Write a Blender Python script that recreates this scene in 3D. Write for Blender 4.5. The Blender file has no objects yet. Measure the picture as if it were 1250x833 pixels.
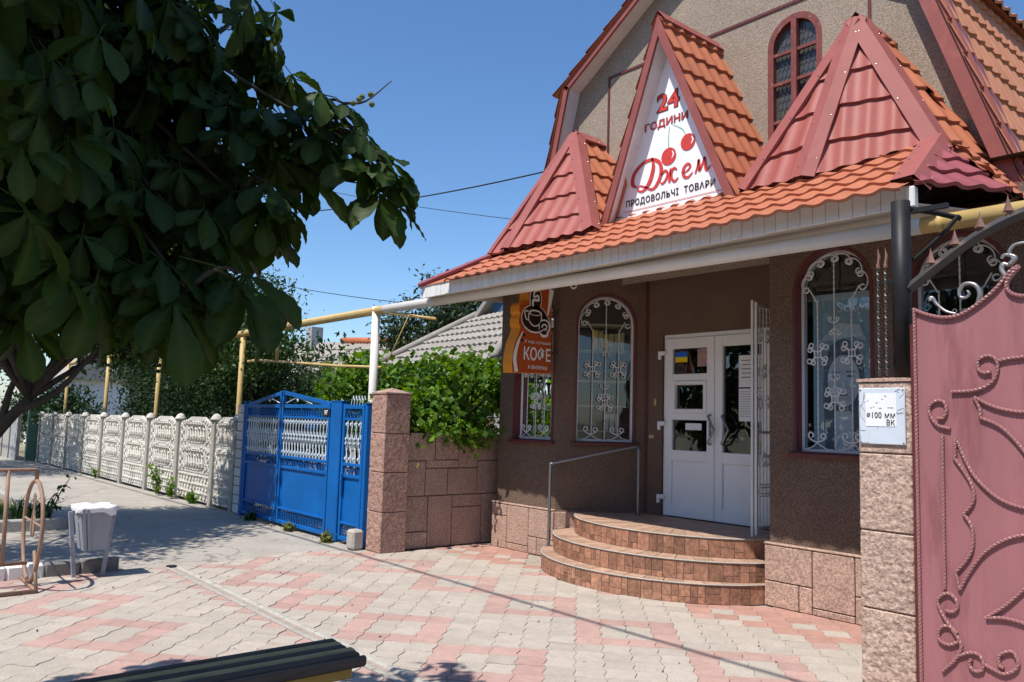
import bpy, bmesh, math, random
import numpy as np
from mathutils import Vector, Matrix, noise
from mathutils.geometry import tessellate_polygon
random.seed(7); RNG = np.random.default_rng(7)
sc = bpy.context.scene
COL = sc.collection
R = math.radians; PI = math.pi
# ------------------------------------------------------------------ camera
FPX = 985.0; CAMZ = 1.55
FW = Vector((-0.7618, 0.64025, 0.09872)).normalized()
RT = Vector((0.64536, 0.76331, 0.02959)).normalized()
UP = RT.cross(FW).normalized()
cam_d = bpy.data.cameras.new('camera'); cam_d.sensor_width = 36.0; cam_d.lens = FPX / 1250 * 36
cam_d.clip_start = 0.05; cam_d.clip_end = 2000
cam = bpy.data.objects.new('camera', cam_d); COL.objects.link(cam)
m3 = Matrix((RT, UP, -FW)).transposed()
cam.matrix_world = Matrix.Translation((0, 0, CAMZ)) @ m3.to_4x4()
sc.camera = cam
def proj(p):
    d = Vector(p) - Vector((0, 0, CAMZ)); z = d.dot(FW)
    if z < 0.05: return None
    return (625 + FPX * d.dot(RT) / z, 416.5 - FPX * d.dot(UP) / z)
# ------------------------------------------------------------------ sky + sun
SUN_DIR = Vector((-0.045, 0.556, -1.0)).normalized()      # direction the light travels
w = bpy.data.worlds.new('World'); sc.world = w; w.use_nodes = True
nt = w.node_tree; bg = nt.nodes['Background']
sky = nt.nodes.new('ShaderNodeTexSky'); sky.sky_type = 'NISHITA'; sky.sun_disc = False
sky.sun_elevation = math.asin(-SUN_DIR.z); sky.sun_rotation = math.atan2(-SUN_DIR.x, -SUN_DIR.y)
sky.altitude = 0; sky.air_density = 1.0; sky.dust_density = 0.5; sky.ozone_density = 6.0
hs = nt.nodes.new('ShaderNodeHueSaturation'); hs.inputs['Saturation'].default_value = 1.10
nt.links.new(sky.outputs[0], hs.inputs['Color']); nt.links.new(hs.outputs[0], bg.inputs[0]); bg.inputs[1].default_value = 0.135
sd = bpy.data.lights.new('sun', 'SUN'); sd.energy = 5.0; sd.angle = R(0.53); sd.color = (1.0, 0.95, 0.87)
so = bpy.data.objects.new('sun', sd); COL.objects.link(so); so.location = (0, -10, 20)
so.rotation_euler = SUN_DIR.to_track_quat('-Z', 'Y').to_euler()
sc.view_settings.view_transform = 'Standard'; sc.view_settings.look = 'None'
sc.view_settings.exposure = 0.35; sc.view_settings.gamma = 1.0; sc.view_settings.use_curve_mapping = False
# ------------------------------------------------------------------ materials
def lin(c):
    return tuple(((v / 255) / 12.92 if v / 255 <= 0.04045 else ((v / 255 + 0.055) / 1.055) ** 2.4) for v in c)
def M(name, col, rough=.75, var=.18, scale=6.0, col2=None, bump=0.0, bscale=60.0, metal=0.0, spec=.3,
      ovar=0.0, island=False, speck=0.0, sscale=70.0, speck_col=None, dirt=0.0, dirt_col=(.05,.045,.04), dscale=2.5, dthr=.55, stretch=None, crack=0.0):
    m = bpy.data.materials.new(name); m.use_nodes = True
    t = m.node_tree; N = t.nodes; Lk = t.links.new
    b = N['Principled BSDF']
    b.inputs['Roughness'].default_value = rough; b.inputs['Metallic'].default_value = metal
    b.inputs['Specular IOR Level'].default_value = spec
    tc = N.new('ShaderNodeTexCoord'); vec = tc.outputs['Object']
    oi = N.new('ShaderNodeObjectInfo')
    if ovar or island:
        add = N.new('ShaderNodeVectorMath'); add.operation = 'ADD'
        mul = N.new('ShaderNodeVectorMath'); mul.operation = 'SCALE'; mul.inputs[0].default_value = (37, 91, 53)
        Lk(oi.outputs['Random'], mul.inputs['Scale']); Lk(vec, add.inputs[0]); Lk(mul.outputs[0], add.inputs[1]); vec = add.outputs[0]
    if stretch:
        mp = N.new('ShaderNodeMapping'); mp.inputs['Scale'].default_value = stretch; Lk(vec, mp.inputs[0]); vec = mp.outputs[0]
    c = Vector(col[:3]); ca = tuple(c * (1 - var)) + (1,); cb = tuple(c * (1 + var)) + (1,)
    if col2 is not None: ca = tuple(col) + (1,); cb = tuple(col2) + (1,)
    n1 = N.new('ShaderNodeTexNoise'); n1.inputs['Scale'].default_value = scale; n1.inputs['Detail'].default_value = 6; n1.inputs['Roughness'].default_value = .65
    Lk(vec, n1.inputs['Vector'])
    rp = N.new('ShaderNodeValToRGB'); rp.color_ramp.elements[0].position = .3; rp.color_ramp.elements[1].position = .7
    rp.color_ramp.elements[0].color = ca; rp.color_ramp.elements[1].color = cb
    Lk(n1.outputs['Fac'], rp.inputs[0]); out = rp.outputs[0]
    def mix(a, bcol, fac, mode='MIX'):
        mx = N.new('ShaderNodeMix'); mx.data_type = 'RGBA'; mx.blend_type = mode
        if isinstance(fac, float): mx.inputs[0].default_value = fac
        else: Lk(fac, mx.inputs[0])
        if isinstance(a, tuple): mx.inputs[6].default_value = a
        else: Lk(a, mx.inputs[6])
        if isinstance(bcol, tuple): mx.inputs[7].default_value = bcol
        else: Lk(bcol, mx.inputs[7])
        return mx.outputs[2]
    if speck:
        n2 = N.new('ShaderNodeTexNoise'); n2.inputs['Scale'].default_value = sscale; n2.inputs['Detail'].default_value = 2
        Lk(vec, n2.inputs['Vector'])
        r2 = N.new('ShaderNodeMapRange'); r2.inputs[1].default_value = .38; r2.inputs[2].default_value = .62; r2.inputs[3].default_value = 1 - speck; r2.inputs[4].default_value = 1 + speck
        Lk(n2.outputs['Fac'], r2.inputs[0])
        hv = N.new('ShaderNodeHueSaturation'); Lk(r2.outputs[0], hv.inputs['Value']); Lk(out, hv.inputs['Color']); out = hv.outputs[0]
    if ovar or island:
        if island:
            gi = N.new('ShaderNodeNewGeometry'); rnd = gi.outputs['Random Per Island']
        else: rnd = oi.outputs['Random']
        r3 = N.new('ShaderNodeMapRange'); r3.inputs[3].default_value = 1 - (ovar or .15); r3.inputs[4].default_value = 1 + (ovar or .15)
        Lk(rnd, r3.inputs[0])
        hv = N.new('ShaderNodeHueSaturation'); Lk(r3.outputs[0], hv.inputs['Value']); Lk(out, hv.inputs['Color']); out = hv.outputs[0]
    if dirt:
        n4 = N.new('ShaderNodeTexNoise'); n4.inputs['Scale'].default_value = dscale; n4.inputs['Detail'].default_value = 8; n4.inputs['Roughness'].default_value = .7
        Lk(vec if stretch else tc.outputs['Object'], n4.inputs['Vector'])
        r4 = N.new('ShaderNodeMapRange'); r4.inputs[1].default_value = dthr; r4.inputs[2].default_value = dthr + .16; r4.inputs[3].default_value = 0; r4.inputs[4].default_value = dirt
        Lk(n4.outputs['Fac'], r4.inputs[0]); out = mix(out, tuple(dirt_col) + (1,), r4.outputs[0])
    if crack:
        nw = N.new('ShaderNodeTexNoise'); nw.inputs['Scale'].default_value = 1.6; nw.inputs['Detail'].default_value = 5
        Lk(tc.outputs['Object'], nw.inputs['Vector'])
        va = N.new('ShaderNodeVectorMath'); va.operation = 'MULTIPLY_ADD'; va.inputs[1].default_value = (.9, .9, .9)
        Lk(nw.outputs['Color'], va.inputs[0]); Lk(tc.outputs['Object'], va.inputs[2])
        vo = N.new('ShaderNodeTexVoronoi'); vo.feature = 'DISTANCE_TO_EDGE'; vo.inputs['Scale'].default_value = .42; Lk(va.outputs[0], vo.inputs['Vector'])
        rc = N.new('ShaderNodeMapRange'); rc.inputs[1].default_value = .002; rc.inputs[2].default_value = .008; rc.inputs[3].default_value = crack; rc.inputs[4].default_value = 0
        Lk(vo.outputs['Distance'], rc.inputs[0]); out = mix(out, (.07,.06,.055,1), rc.outputs[0])
    Lk(out, b.inputs['Base Color'])
    if bump:
        n3 = N.new('ShaderNodeTexNoise'); n3.inputs['Scale'].default_value = bscale; n3.inputs['Detail'].default_value = 4
        Lk(vec, n3.inputs['Vector'])
        bp = N.new('ShaderNodeBump'); bp.inputs['Strength'].default_value = 1.0; bp.inputs['Distance'].default_value = bump
        Lk(n3.outputs['Fac'], bp.inputs['Height']); Lk(bp.outputs[0], b.inputs['Normal'])
    return m
def leafmat(name, c1, c2, trans=.3, rough=.45, yellow=None, vein=None):
    m = bpy.data.materials.new(name); m.use_nodes = True; t = m.node_tree; N = t.nodes; Lk = t.links.new
    b = N['Principled BSDF']; out = N['Material Output']
    gi = N.new('ShaderNodeNewGeometry'); oi = N.new('ShaderNodeObjectInfo')
    ad = N.new('ShaderNodeMath'); ad.operation = 'ADD'; Lk(gi.outputs['Random Per Island'], ad.inputs[0]); Lk(oi.outputs['Random'], ad.inputs[1])
    fr = N.new('ShaderNodeMath'); fr.operation = 'FRACT'; Lk(ad.outputs[0], fr.inputs[0])
    rp = N.new('ShaderNodeValToRGB'); rp.color_ramp.elements[0].color = tuple(c1) + (1,); rp.color_ramp.elements[1].color = tuple(c2) + (1,)
    if yellow:
        e = rp.color_ramp.elements.new(.93); e.color = tuple(c2) + (1,); rp.color_ramp.elements[-1].color = tuple(yellow) + (1,)
    Lk(fr.outputs[0], rp.inputs[0]); lc = rp.outputs[0]
    if vein:
        at_ = N.new('ShaderNodeAttribute'); at_.attribute_name = 'vein'
        vp = N.new('ShaderNodeMath'); vp.operation = 'POWER'; vp.inputs[1].default_value = 2.5; Lk(at_.outputs['Fac'], vp.inputs[0])
        vm = N.new('ShaderNodeMix'); vm.data_type = 'RGBA'; Lk(vp.outputs[0], vm.inputs[0]); Lk(lc, vm.inputs[6]); vm.inputs[7].default_value = tuple(vein) + (1,)
        nb = N.new('ShaderNodeTexNoise'); nb.inputs['Scale'].default_value = 34; nb.inputs['Detail'].default_value = 3; tco = N.new('ShaderNodeTexCoord'); Lk(tco.outputs['Object'], nb.inputs['Vector'])
        rb_ = N.new('ShaderNodeMapRange'); rb_.inputs[1].default_value = .66; rb_.inputs[2].default_value = .74; rb_.inputs[4].default_value = .55; Lk(nb.outputs['Fac'], rb_.inputs[0])
        vb = N.new('ShaderNodeMix'); vb.data_type = 'RGBA'; Lk(rb_.outputs[0], vb.inputs[0]); Lk(vm.outputs[2], vb.inputs[6]); vb.inputs[7].default_value = (.09,.055,.02,1); lc = vb.outputs[2]
    Lk(lc, b.inputs['Base Color']); b.inputs['Roughness'].default_value = rough; b.inputs['Specular IOR Level'].default_value = .18
    tr = N.new('ShaderNodeBsdfTranslucent'); hv = N.new('ShaderNodeHueSaturation'); hv.inputs['Value'].default_value = 1.6; hv.inputs['Saturation'].default_value = 1.15; hv.inputs['Hue'].default_value = .485
    Lk(lc, hv.inputs['Color']); Lk(hv.outputs[0], tr.inputs[0])
    mx = N.new('ShaderNodeMixShader'); mx.inputs[0].default_value = trans
    Lk(b.outputs[0], mx.inputs[1]); Lk(tr.outputs[0], mx.inputs[2]); Lk(mx.outputs[0], out.inputs[0])
    return m
def glassmat(name, tint=(.75, .8, .8), refl=.5, dark=0.0):
    m = bpy.data.materials.new(name); m.use_nodes = True; t = m.node_tree; N = t.nodes; Lk = t.links.new
    out = N['Material Output']
    tr = N.new('ShaderNodeBsdfTransparent'); tr.inputs[0].default_value = tuple(tint) + (1,)
    gl = N.new('ShaderNodeBsdfGlossy'); gl.inputs['Roughness'].default_value = .015; gl.inputs[0].default_value = (.95, .97, 1, 1)
    fz = N.new('ShaderNodeFresnel'); fz.inputs['IOR'].default_value = 1.52
    mr = N.new('ShaderNodeMath'); mr.operation = 'MULTIPLY'; mr.inputs[1].default_value = 1.8 * refl * 2
    mn = N.new('ShaderNodeMath'); mn.operation = 'MINIMUM'; mn.inputs[1].default_value = 1.0
    Lk(fz.outputs[0], mr.inputs[0]); Lk(mr.outputs[0], mn.inputs[0])
    mx = N.new('ShaderNodeMixShader'); Lk(mn.outputs[0], mx.inputs[0]); Lk(tr.outputs[0], mx.inputs[1]); Lk(gl.outputs[0], mx.inputs[2])
    nz = N.new('ShaderNodeTexNoise'); nz.inputs['Scale'].default_value = 2.2; tc = N.new('ShaderNodeTexCoord'); Lk(tc.outputs['Object'], nz.inputs['Vector'])
    bp = N.new('ShaderNodeBump'); bp.inputs['Distance'].default_value = .004; Lk(nz.outputs['Fac'], bp.inputs['Height']); Lk(bp.outputs[0], gl.inputs['Normal'])
    Lk(mx.outputs[0], out.inputs[0])
    return m
MT = {}
def mats():
    X = MT
    X['paver_grey'] = M('paver_grey', (.385,.335,.285), .9, .08, 9, ovar=.07, speck=.12, sscale=110, bump=.0025, bscale=160, dirt=.35, dirt_col=(.2,.18,.155), dscale=1.1, dthr=.56)
    X['paver_red'] = M('paver_red', (.39,.255,.22), .9, .1, 9, ovar=.09, speck=.1, sscale=110, bump=.0025, bscale=160, dirt=.3, dirt_col=(.25,.2,.17), dscale=1.1, dthr=.56)
    X['paver_grey_i'] = M('paver_grey_joined', (.385,.335,.285), .9, .08, 9, ovar=.07, island=True, speck=.12, sscale=110, bump=.0025, bscale=160, dirt=.4, dirt_col=(.18,.165,.145), dscale=1.1, dthr=.55)
    X['paver_red_i'] = M('paver_red_joined', (.39,.255,.22), .9, .1, 9, ovar=.09, island=True, speck=.1, sscale=110, bump=.0025, bscale=160, dirt=.3, dirt_col=(.25,.2,.17), dscale=1.1, dthr=.56)
    X['paver_new'] = M('paver_fresh_red', (.37,.21,.17), .9, .12, 9, ovar=.09, island=True, speck=.1, sscale=110, bump=.0025, bscale=160, dirt=.25, dirt_col=(.3,.22,.19), dscale=2, dthr=.55)
    X['joint'] = M('joint_sand', (.31,.27,.23), .95, .2, 14, speck=.2, sscale=120, bump=.004, bscale=120)
    X['asphalt'] = M('dusty_asphalt', (.33,.30,.26), .95, .12, 2.2, speck=.16, sscale=90, bump=.003, bscale=110, dirt=.5, dirt_col=(.22,.2,.175), dscale=.7, dthr=.52, crack=.5)
    X['soil'] = M('soil', (.16,.13,.09), .95, .3, 5, speck=.25, sscale=60, bump=.01, bscale=25)
    X['earth'] = M('dry_ground', (.2,.18,.12), .95, .25, .6, speck=.2, sscale=9, bump=.01, bscale=9)
    X['concrete'] = M('concrete', (.36,.335,.3), .92, .15, 6, speck=.12, sscale=80, bump=.003, bscale=90, dirt=.4, dirt_col=(.15,.14,.125), dscale=2, dthr=.55)
    X['concrete_dk'] = M('concrete_dark', (.17,.165,.16), .92, .2, 6, speck=.15, sscale=80, bump=.003, bscale=90)
    X['whitewash'] = M('whitewash', (.72,.71,.68), .9, .07, 5, dirt=.6, dirt_col=(.3,.28,.25), dscale=6, dthr=.55, bump=.003, bscale=60)
    X['fence'] = M('fence_whitewash', (.54,.515,.465), .9, .1, 5, ovar=.08, dirt=.55, dirt_col=(.32,.29,.24), dscale=3, dthr=.53, bump=.004, bscale=50, speck=.08)
    X['fence_grey'] = M('fence_post_concrete', (.34,.32,.285), .92, .15, 5, speck=.1, dirt=.3, bump=.003)
    X['chip_low_shade'] = M('stone_chip_render_shade', (.135,.09,.067), .95, .12, 1.8, speck=.38, sscale=120, bump=.006, bscale=95, dirt=.3, dirt_col=(.10,.068,.053), dscale=1.3, dthr=.52)  # base colour lowered so the walls carry the canopy's shade
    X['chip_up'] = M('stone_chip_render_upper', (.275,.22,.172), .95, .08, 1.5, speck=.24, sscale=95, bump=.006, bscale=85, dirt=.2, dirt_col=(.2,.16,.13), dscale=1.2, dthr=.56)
    X['cladding'] = M('pink_stone_cladding', (.36,.24,.19), .9, .14, 7, ovar=.07, speck=.28, sscale=60, bump=.007, bscale=26, dirt=.35, dirt_col=(.24,.15,.12), dscale=3, dthr=.54)
    X['cladding_rough'] = M('rough_stone_cladding', (.33,.20,.16), .92, .14, 7, ovar=.07, speck=.25, sscale=60, bump=.03, bscale=17, dirt=.35, dirt_col=(.22,.14,.115), dscale=3, dthr=.54)
    X['cladding_pale'] = M('pale_stone_cladding', (.40,.29,.235), .92, .14, 7, ovar=.06, speck=.25, sscale=60, bump=.028, bscale=20, dirt=.35, dirt_col=(.3,.2,.16), dscale=3, dthr=.54)
    X['mortar'] = M('dark_mortar', (.15,.095,.075), .95, .2, 12)
    X['maroon'] = M('maroon_paint', (.105,.022,.022), .5, .2, 8, spec=.4, dirt=.3, dirt_col=(.2,.09,.07), dscale=9, dthr=.6)
    X['maroon_peel'] = M('maroon_peeling', (.17,.045,.04), .7, .25, 12, dirt=.85, dirt_col=(.55,.42,.36), dscale=14, dthr=.6)
    X['red_tile'] = M('red_metal_tile', (.29,.08,.066), .55, .1, 3, ovar=.05, spec=.25, dirt=.35, dirt_col=(.31,.105,.085), dscale=2, dthr=.52)
    X['orange_tile'] = M('faded_orange_metal_tile', (.39,.13,.066), .55, .1, 3.5, ovar=.07, spec=.4, dirt=.45, dirt_col=(.33,.095,.06), dscale=3, dthr=.55)
    X['mar_shade_tile'] = M('maroon_shade_metal_tile', (.22,.05,.058), .6, .12, 3, ovar=.05, spec=.45)  # darker tile copy, shade of the right hip end put into its colour
    X['worn_tile'] = M('worn_orange_metal_tile', (.42,.18,.10), .6, .12, 3, spec=.25, dirt=.6, dirt_col=(.55,.42,.34), dscale=3.2, dthr=.6, stretch=(1.5,1.5,.5))
    X['cap'] = M('red_ridge_flashing', (.27,.082,.072), .6, .1, 4, spec=.2, dirt=.25, dirt_col=(.4,.14,.12), dscale=3, dthr=.55)
    X['trim'] = M('brown_red_trim', (.25,.07,.055), .45, .12, 4, spec=.4, dirt=.25, dirt_col=(.36,.16,.12), dscale=4, dthr=.55)
    X['white_pvc'] = M('white_pvc', (.74,.75,.76), .4, .03, 3, spec=.4, dirt=.2, dirt_col=(.5,.49,.47), dscale=4, dthr=.6)
    X['fascia'] = M('white_fascia', (.66,.66,.65), .55, .06, 4, ovar=.05, spec=.3, dirt=.5, dirt_col=(.36,.34,.3), dscale=5, dthr=.57)
    X['soffit'] = M('soffit_boards', (.5,.46,.41), .7, .08, 4)
    X['pipe_white'] = M('white_pipe_paint', (.66,.63,.59), .5, .06, 3, spec=.4, dirt=.3, dirt_col=(.42,.36,.28), dscale=5, dthr=.58)
    X['pipe_yellow'] = M('yellow_pipe_paint', (.48,.34,.13), .5, .12, 3, spec=.35, dirt=.5, dirt_col=(.36,.27,.15), dscale=4, dthr=.52)
    X['white_iron'] = M('white_wrought_iron', (.62,.63,.62), .5, .08, 10, spec=.35, dirt=.3, dirt_col=(.3,.24,.2), dscale=10, dthr=.6)
    X['black_iron'] = M('black_iron', (.014,.014,.015), .5, .3, 10, spec=.25)
    X['dark_iron'] = M('dark_brown_iron', (.05,.045,.042), .42, .25, 10, spec=.5)
    X['copper'] = M('copper_iron', (.30,.16,.12), .4, .25, 15, metal=.5, spec=.5)
    X['silver'] = M('patina_silver', (.34,.33,.32), .35, .2, 15, metal=.7, spec=.5)
    X['gate_pink'] = M('faded_maroon_gate', (.285,.118,.128), .5, .12, 1.6, spec=.35, dirt=.7, dirt_col=(.155,.048,.052), dscale=1.7, dthr=.5, bump=.004, bscale=5, stretch=(2.6,1,.45))  # dark blotches put the sheet's shading into the colour, along with drip streaks
    X['gate_rod'] = M('gate_rods', (.27,.12,.12), .45, .1, 9, spec=.4)
    X['step_tile'] = M('brown_step_tile', (.28,.14,.088), .55, .3, 7, ovar=.33, spec=.35, speck=.2, sscale=35)
    X['step_top'] = M('tan_step_tile', (.37,.24,.17), .55, .22, 6, ovar=.15, spec=.35, speck=.15, sscale=40)
    X['grout'] = M('grey_grout', (.42,.36,.31), .9, .12, 20)
    X['steel'] = M('brushed_steel', (.24,.24,.25), .38, .08, 20, metal=.85, spec=.5)
    X['bin'] = M('grey_bin_paint', (.27,.29,.33), .55, .1, 4, spec=.35, dirt=.3, dirt_col=(.18,.17,.16), dscale=5, dthr=.57)
    X['bag'] = M('white_bag', (.74,.74,.76), .45, .05, 8, bump=.01, bscale=18)
    X['rack'] = M('brown_rack_paint', (.28,.175,.12), .6, .2, 9, spec=.3, dirt=.6, dirt_col=(.18,.085,.05), dscale=11, dthr=.56)
    X['slat_dark'] = M('dark_bench_slat', (.10,.075,.058), .7, .25, 5, spec=.12, dirt=.4, dirt_col=(.1,.07,.05), dscale=9, dthr=.55, stretch=(6,1,6))
    X['slat_yellow'] = M('ochre_bench_slat', (.42,.31,.14), .7, .2, 5, spec=.12, dirt=.5, dirt_col=(.09,.06,.04), dscale=8, dthr=.55, stretch=(6,1,6))
    X['bench_rail'] = M('yellow_bench_rail', (.42,.25,.05), .55, .15, 5, dirt=.8, dirt_col=(.1,.06,.03), dscale=9, dthr=.58)
    X['blue'] = M('blue_gate_paint', (.003,.10,.35), .5, .15, 2.5, spec=.15, dirt=.25, dirt_col=(.01,.085,.24), dscale=3, dthr=.55, bump=.002, bscale=12)
    X['blue_light'] = M('pale_blue_iron', (.52,.6,.68), .45, .1, 9, spec=.35)
    X['bark'] = M('bark', (.05,.039,.031), .95, .3, 9, bump=.012, bscale=22, stretch=(1,1,.35))
    X['slate'] = M('grey_asbestos_slate', (.29,.265,.235), .92, .13, 4, ovar=.07, speck=.08, dirt=.4, dirt_col=(.22,.2,.18), dscale=1.5, dthr=.53)
    X['roof_or'] = M('orange_ridge', (.45,.13,.05), .7, .15, 3)
    X['block_white'] = M('white_silicate_brick', (.56,.545,.52), .9, .08, 4, ovar=.08, bump=.003, dirt=.3, dirt_col=(.35,.32,.28))
    X['block_grey'] = M('grey_block', (.3,.3,.3), .92, .1, 4, ovar=.08, bump=.003)
    X['house_white'] = M('house_whitewash', (.7,.7,.7), .9, .05, 2)
    X['blue_gable'] = M('blue_gable_boards', (.05,.11,.19), .7, .15, 3, ovar=.1)
    X['green_metal'] = M('green_metal', (.10,.19,.14), .6, .12, 3, dirt=.3)
    X['sign_orange'] = M('sign_orange_face', (.42,.075,.012), .5, .04, 2, spec=.3)
    X['sign_edge'] = M('sign_orange_edge', (.66,.23,.015), .45, .05, 2, spec=.3)
    X['sign_brown'] = M('sign_brown', (.03,.008,.004), .5, .05, 2)
    X['sign_white'] = M('sign_white', (.78,.77,.75), .5, .02, 2)
    X['panel_white'] = M('sign_panel_white', (.80,.80,.82), .45, .015, 2, spec=.3)
    X['peel_white'] = M('peeling_white_trim', (.74,.72,.7), .7, .05, 3, dirt=.8, dirt_col=(.2,.13,.1), dscale=7, dthr=.56, stretch=(.5,1,2))
    X['red_ink'] = M('faded_red_lettering', (.52,.045,.04), .6, .2, 25, dirt=.45, dirt_col=(.75,.45,.42), dscale=26, dthr=.6)
    X['black_ink'] = M('black_lettering', (.012,.012,.014), .5, .1, 5)
    X['green_ink'] = M('green_ink', (.15,.4,.28), .6, .1, 5)
    X['white_ink'] = M('white_ink', (.8,.8,.8), .6, .02, 5)
    X['plate'] = M('enamel_plate', (.52,.58,.66), .5, .06, 6, dirt=.5, dirt_col=(.3,.33,.38), dscale=18, dthr=.57)
    X['blue_ink'] = M('flag_blue', (.02,.12,.5), .5, .05, 5)
    X['yellow_ink'] = M('flag_yellow', (.7,.52,.02), .5, .05, 5)
    X['poster_mix'] = M('colour_poster', (.6,.35,.1), .5, .1, 22, col2=(.1,.08,.35))
    X['paper'] = M('paper_notice', (.7,.72,.75), .7, .03, 5)
    X['interior'] = M('dark_interior', (.06,.05,.045), .9, .2, 2)
    X['curtain'] = M('ochre_curtain', (.36,.24,.05), .85, .25, 6, stretch=(9,9,.6))
    X['shelf'] = M('shelf_wood', (.4,.34,.2), .7, .1, 4)
    X['poster_blue'] = M('beauty_poster', (.24,.36,.44), .6, .15, 2, col2=(.34,.46,.54))
    X['poster_skin'] = M('poster_pale_tone', (.55,.6,.66), .6, .12, 3)
    X['poster_dark'] = M('poster_dark_tone', (.12,.15,.19), .6, .1, 3)
    X['poster_cyan'] = M('poster_cyan_tone', (.2,.5,.56), .6, .1, 3)
    X['poster_grey'] = M('poster_grey', (.17,.165,.16), .6, .1, 3)
    X['wire'] = M('black_wire', (.02,.02,.022), .6, .1, 3)
    X['lead'] = M('lead_came', (.05,.05,.06), .6, .1, 3)
    X['stained'] = M('stained_glass', (.09,.08,.05), .15, .4, 9, col2=(.05,.06,.075), spec=.6)
    X['cup'] = M('white_cups', (.5,.5,.5), .5, .05, 3)
    X['brass'] = M('plastic_beige', (.45,.38,.2), .5, .05, 3)
    X['glass'] = glassmat('window_glass', (.8,.86,.88), .5)
    X['door_glass'] = glassmat('door_glass', (.45,.47,.45), .5)
    X['lf_chest'] = leafmat('chestnut_leaf', (.010,.026,.004), (.028,.062,.010), .34, .5, vein=(.045,.075,.018))
    X['lf_cherry'] = leafmat('cherry_leaf', (.018,.045,.012), (.055,.10,.022), .25, .4)
    X['lf_vine'] = leafmat('vine_leaf', (.045,.11,.014), (.13,.24,.03), .35, .4, yellow=(.26,.3,.05))
    X['lf_dark'] = leafmat('dark_evergreen_leaf', (.012,.03,.01), (.03,.06,.018), .15, .5)
    X['lf_pale'] = leafmat('pale_willow_leaf', (.07,.12,.04), (.14,.2,.08), .3, .5)
    X['lf_olive'] = leafmat('olive_tree_leaf', (.025,.045,.018), (.06,.085,.03), .2, .5)
    X['lf_grass'] = leafmat('grass_blade', (.10,.14,.03), (.22,.22,.07), .3, .6)
    X['lf_iris'] = leafmat('iris_blade', (.02,.06,.018), (.045,.1,.025), .2, .45)
    X['conker'] = M('spiky_conker', (.10,.12,.03), .8, .2, 30)
mats()
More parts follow.
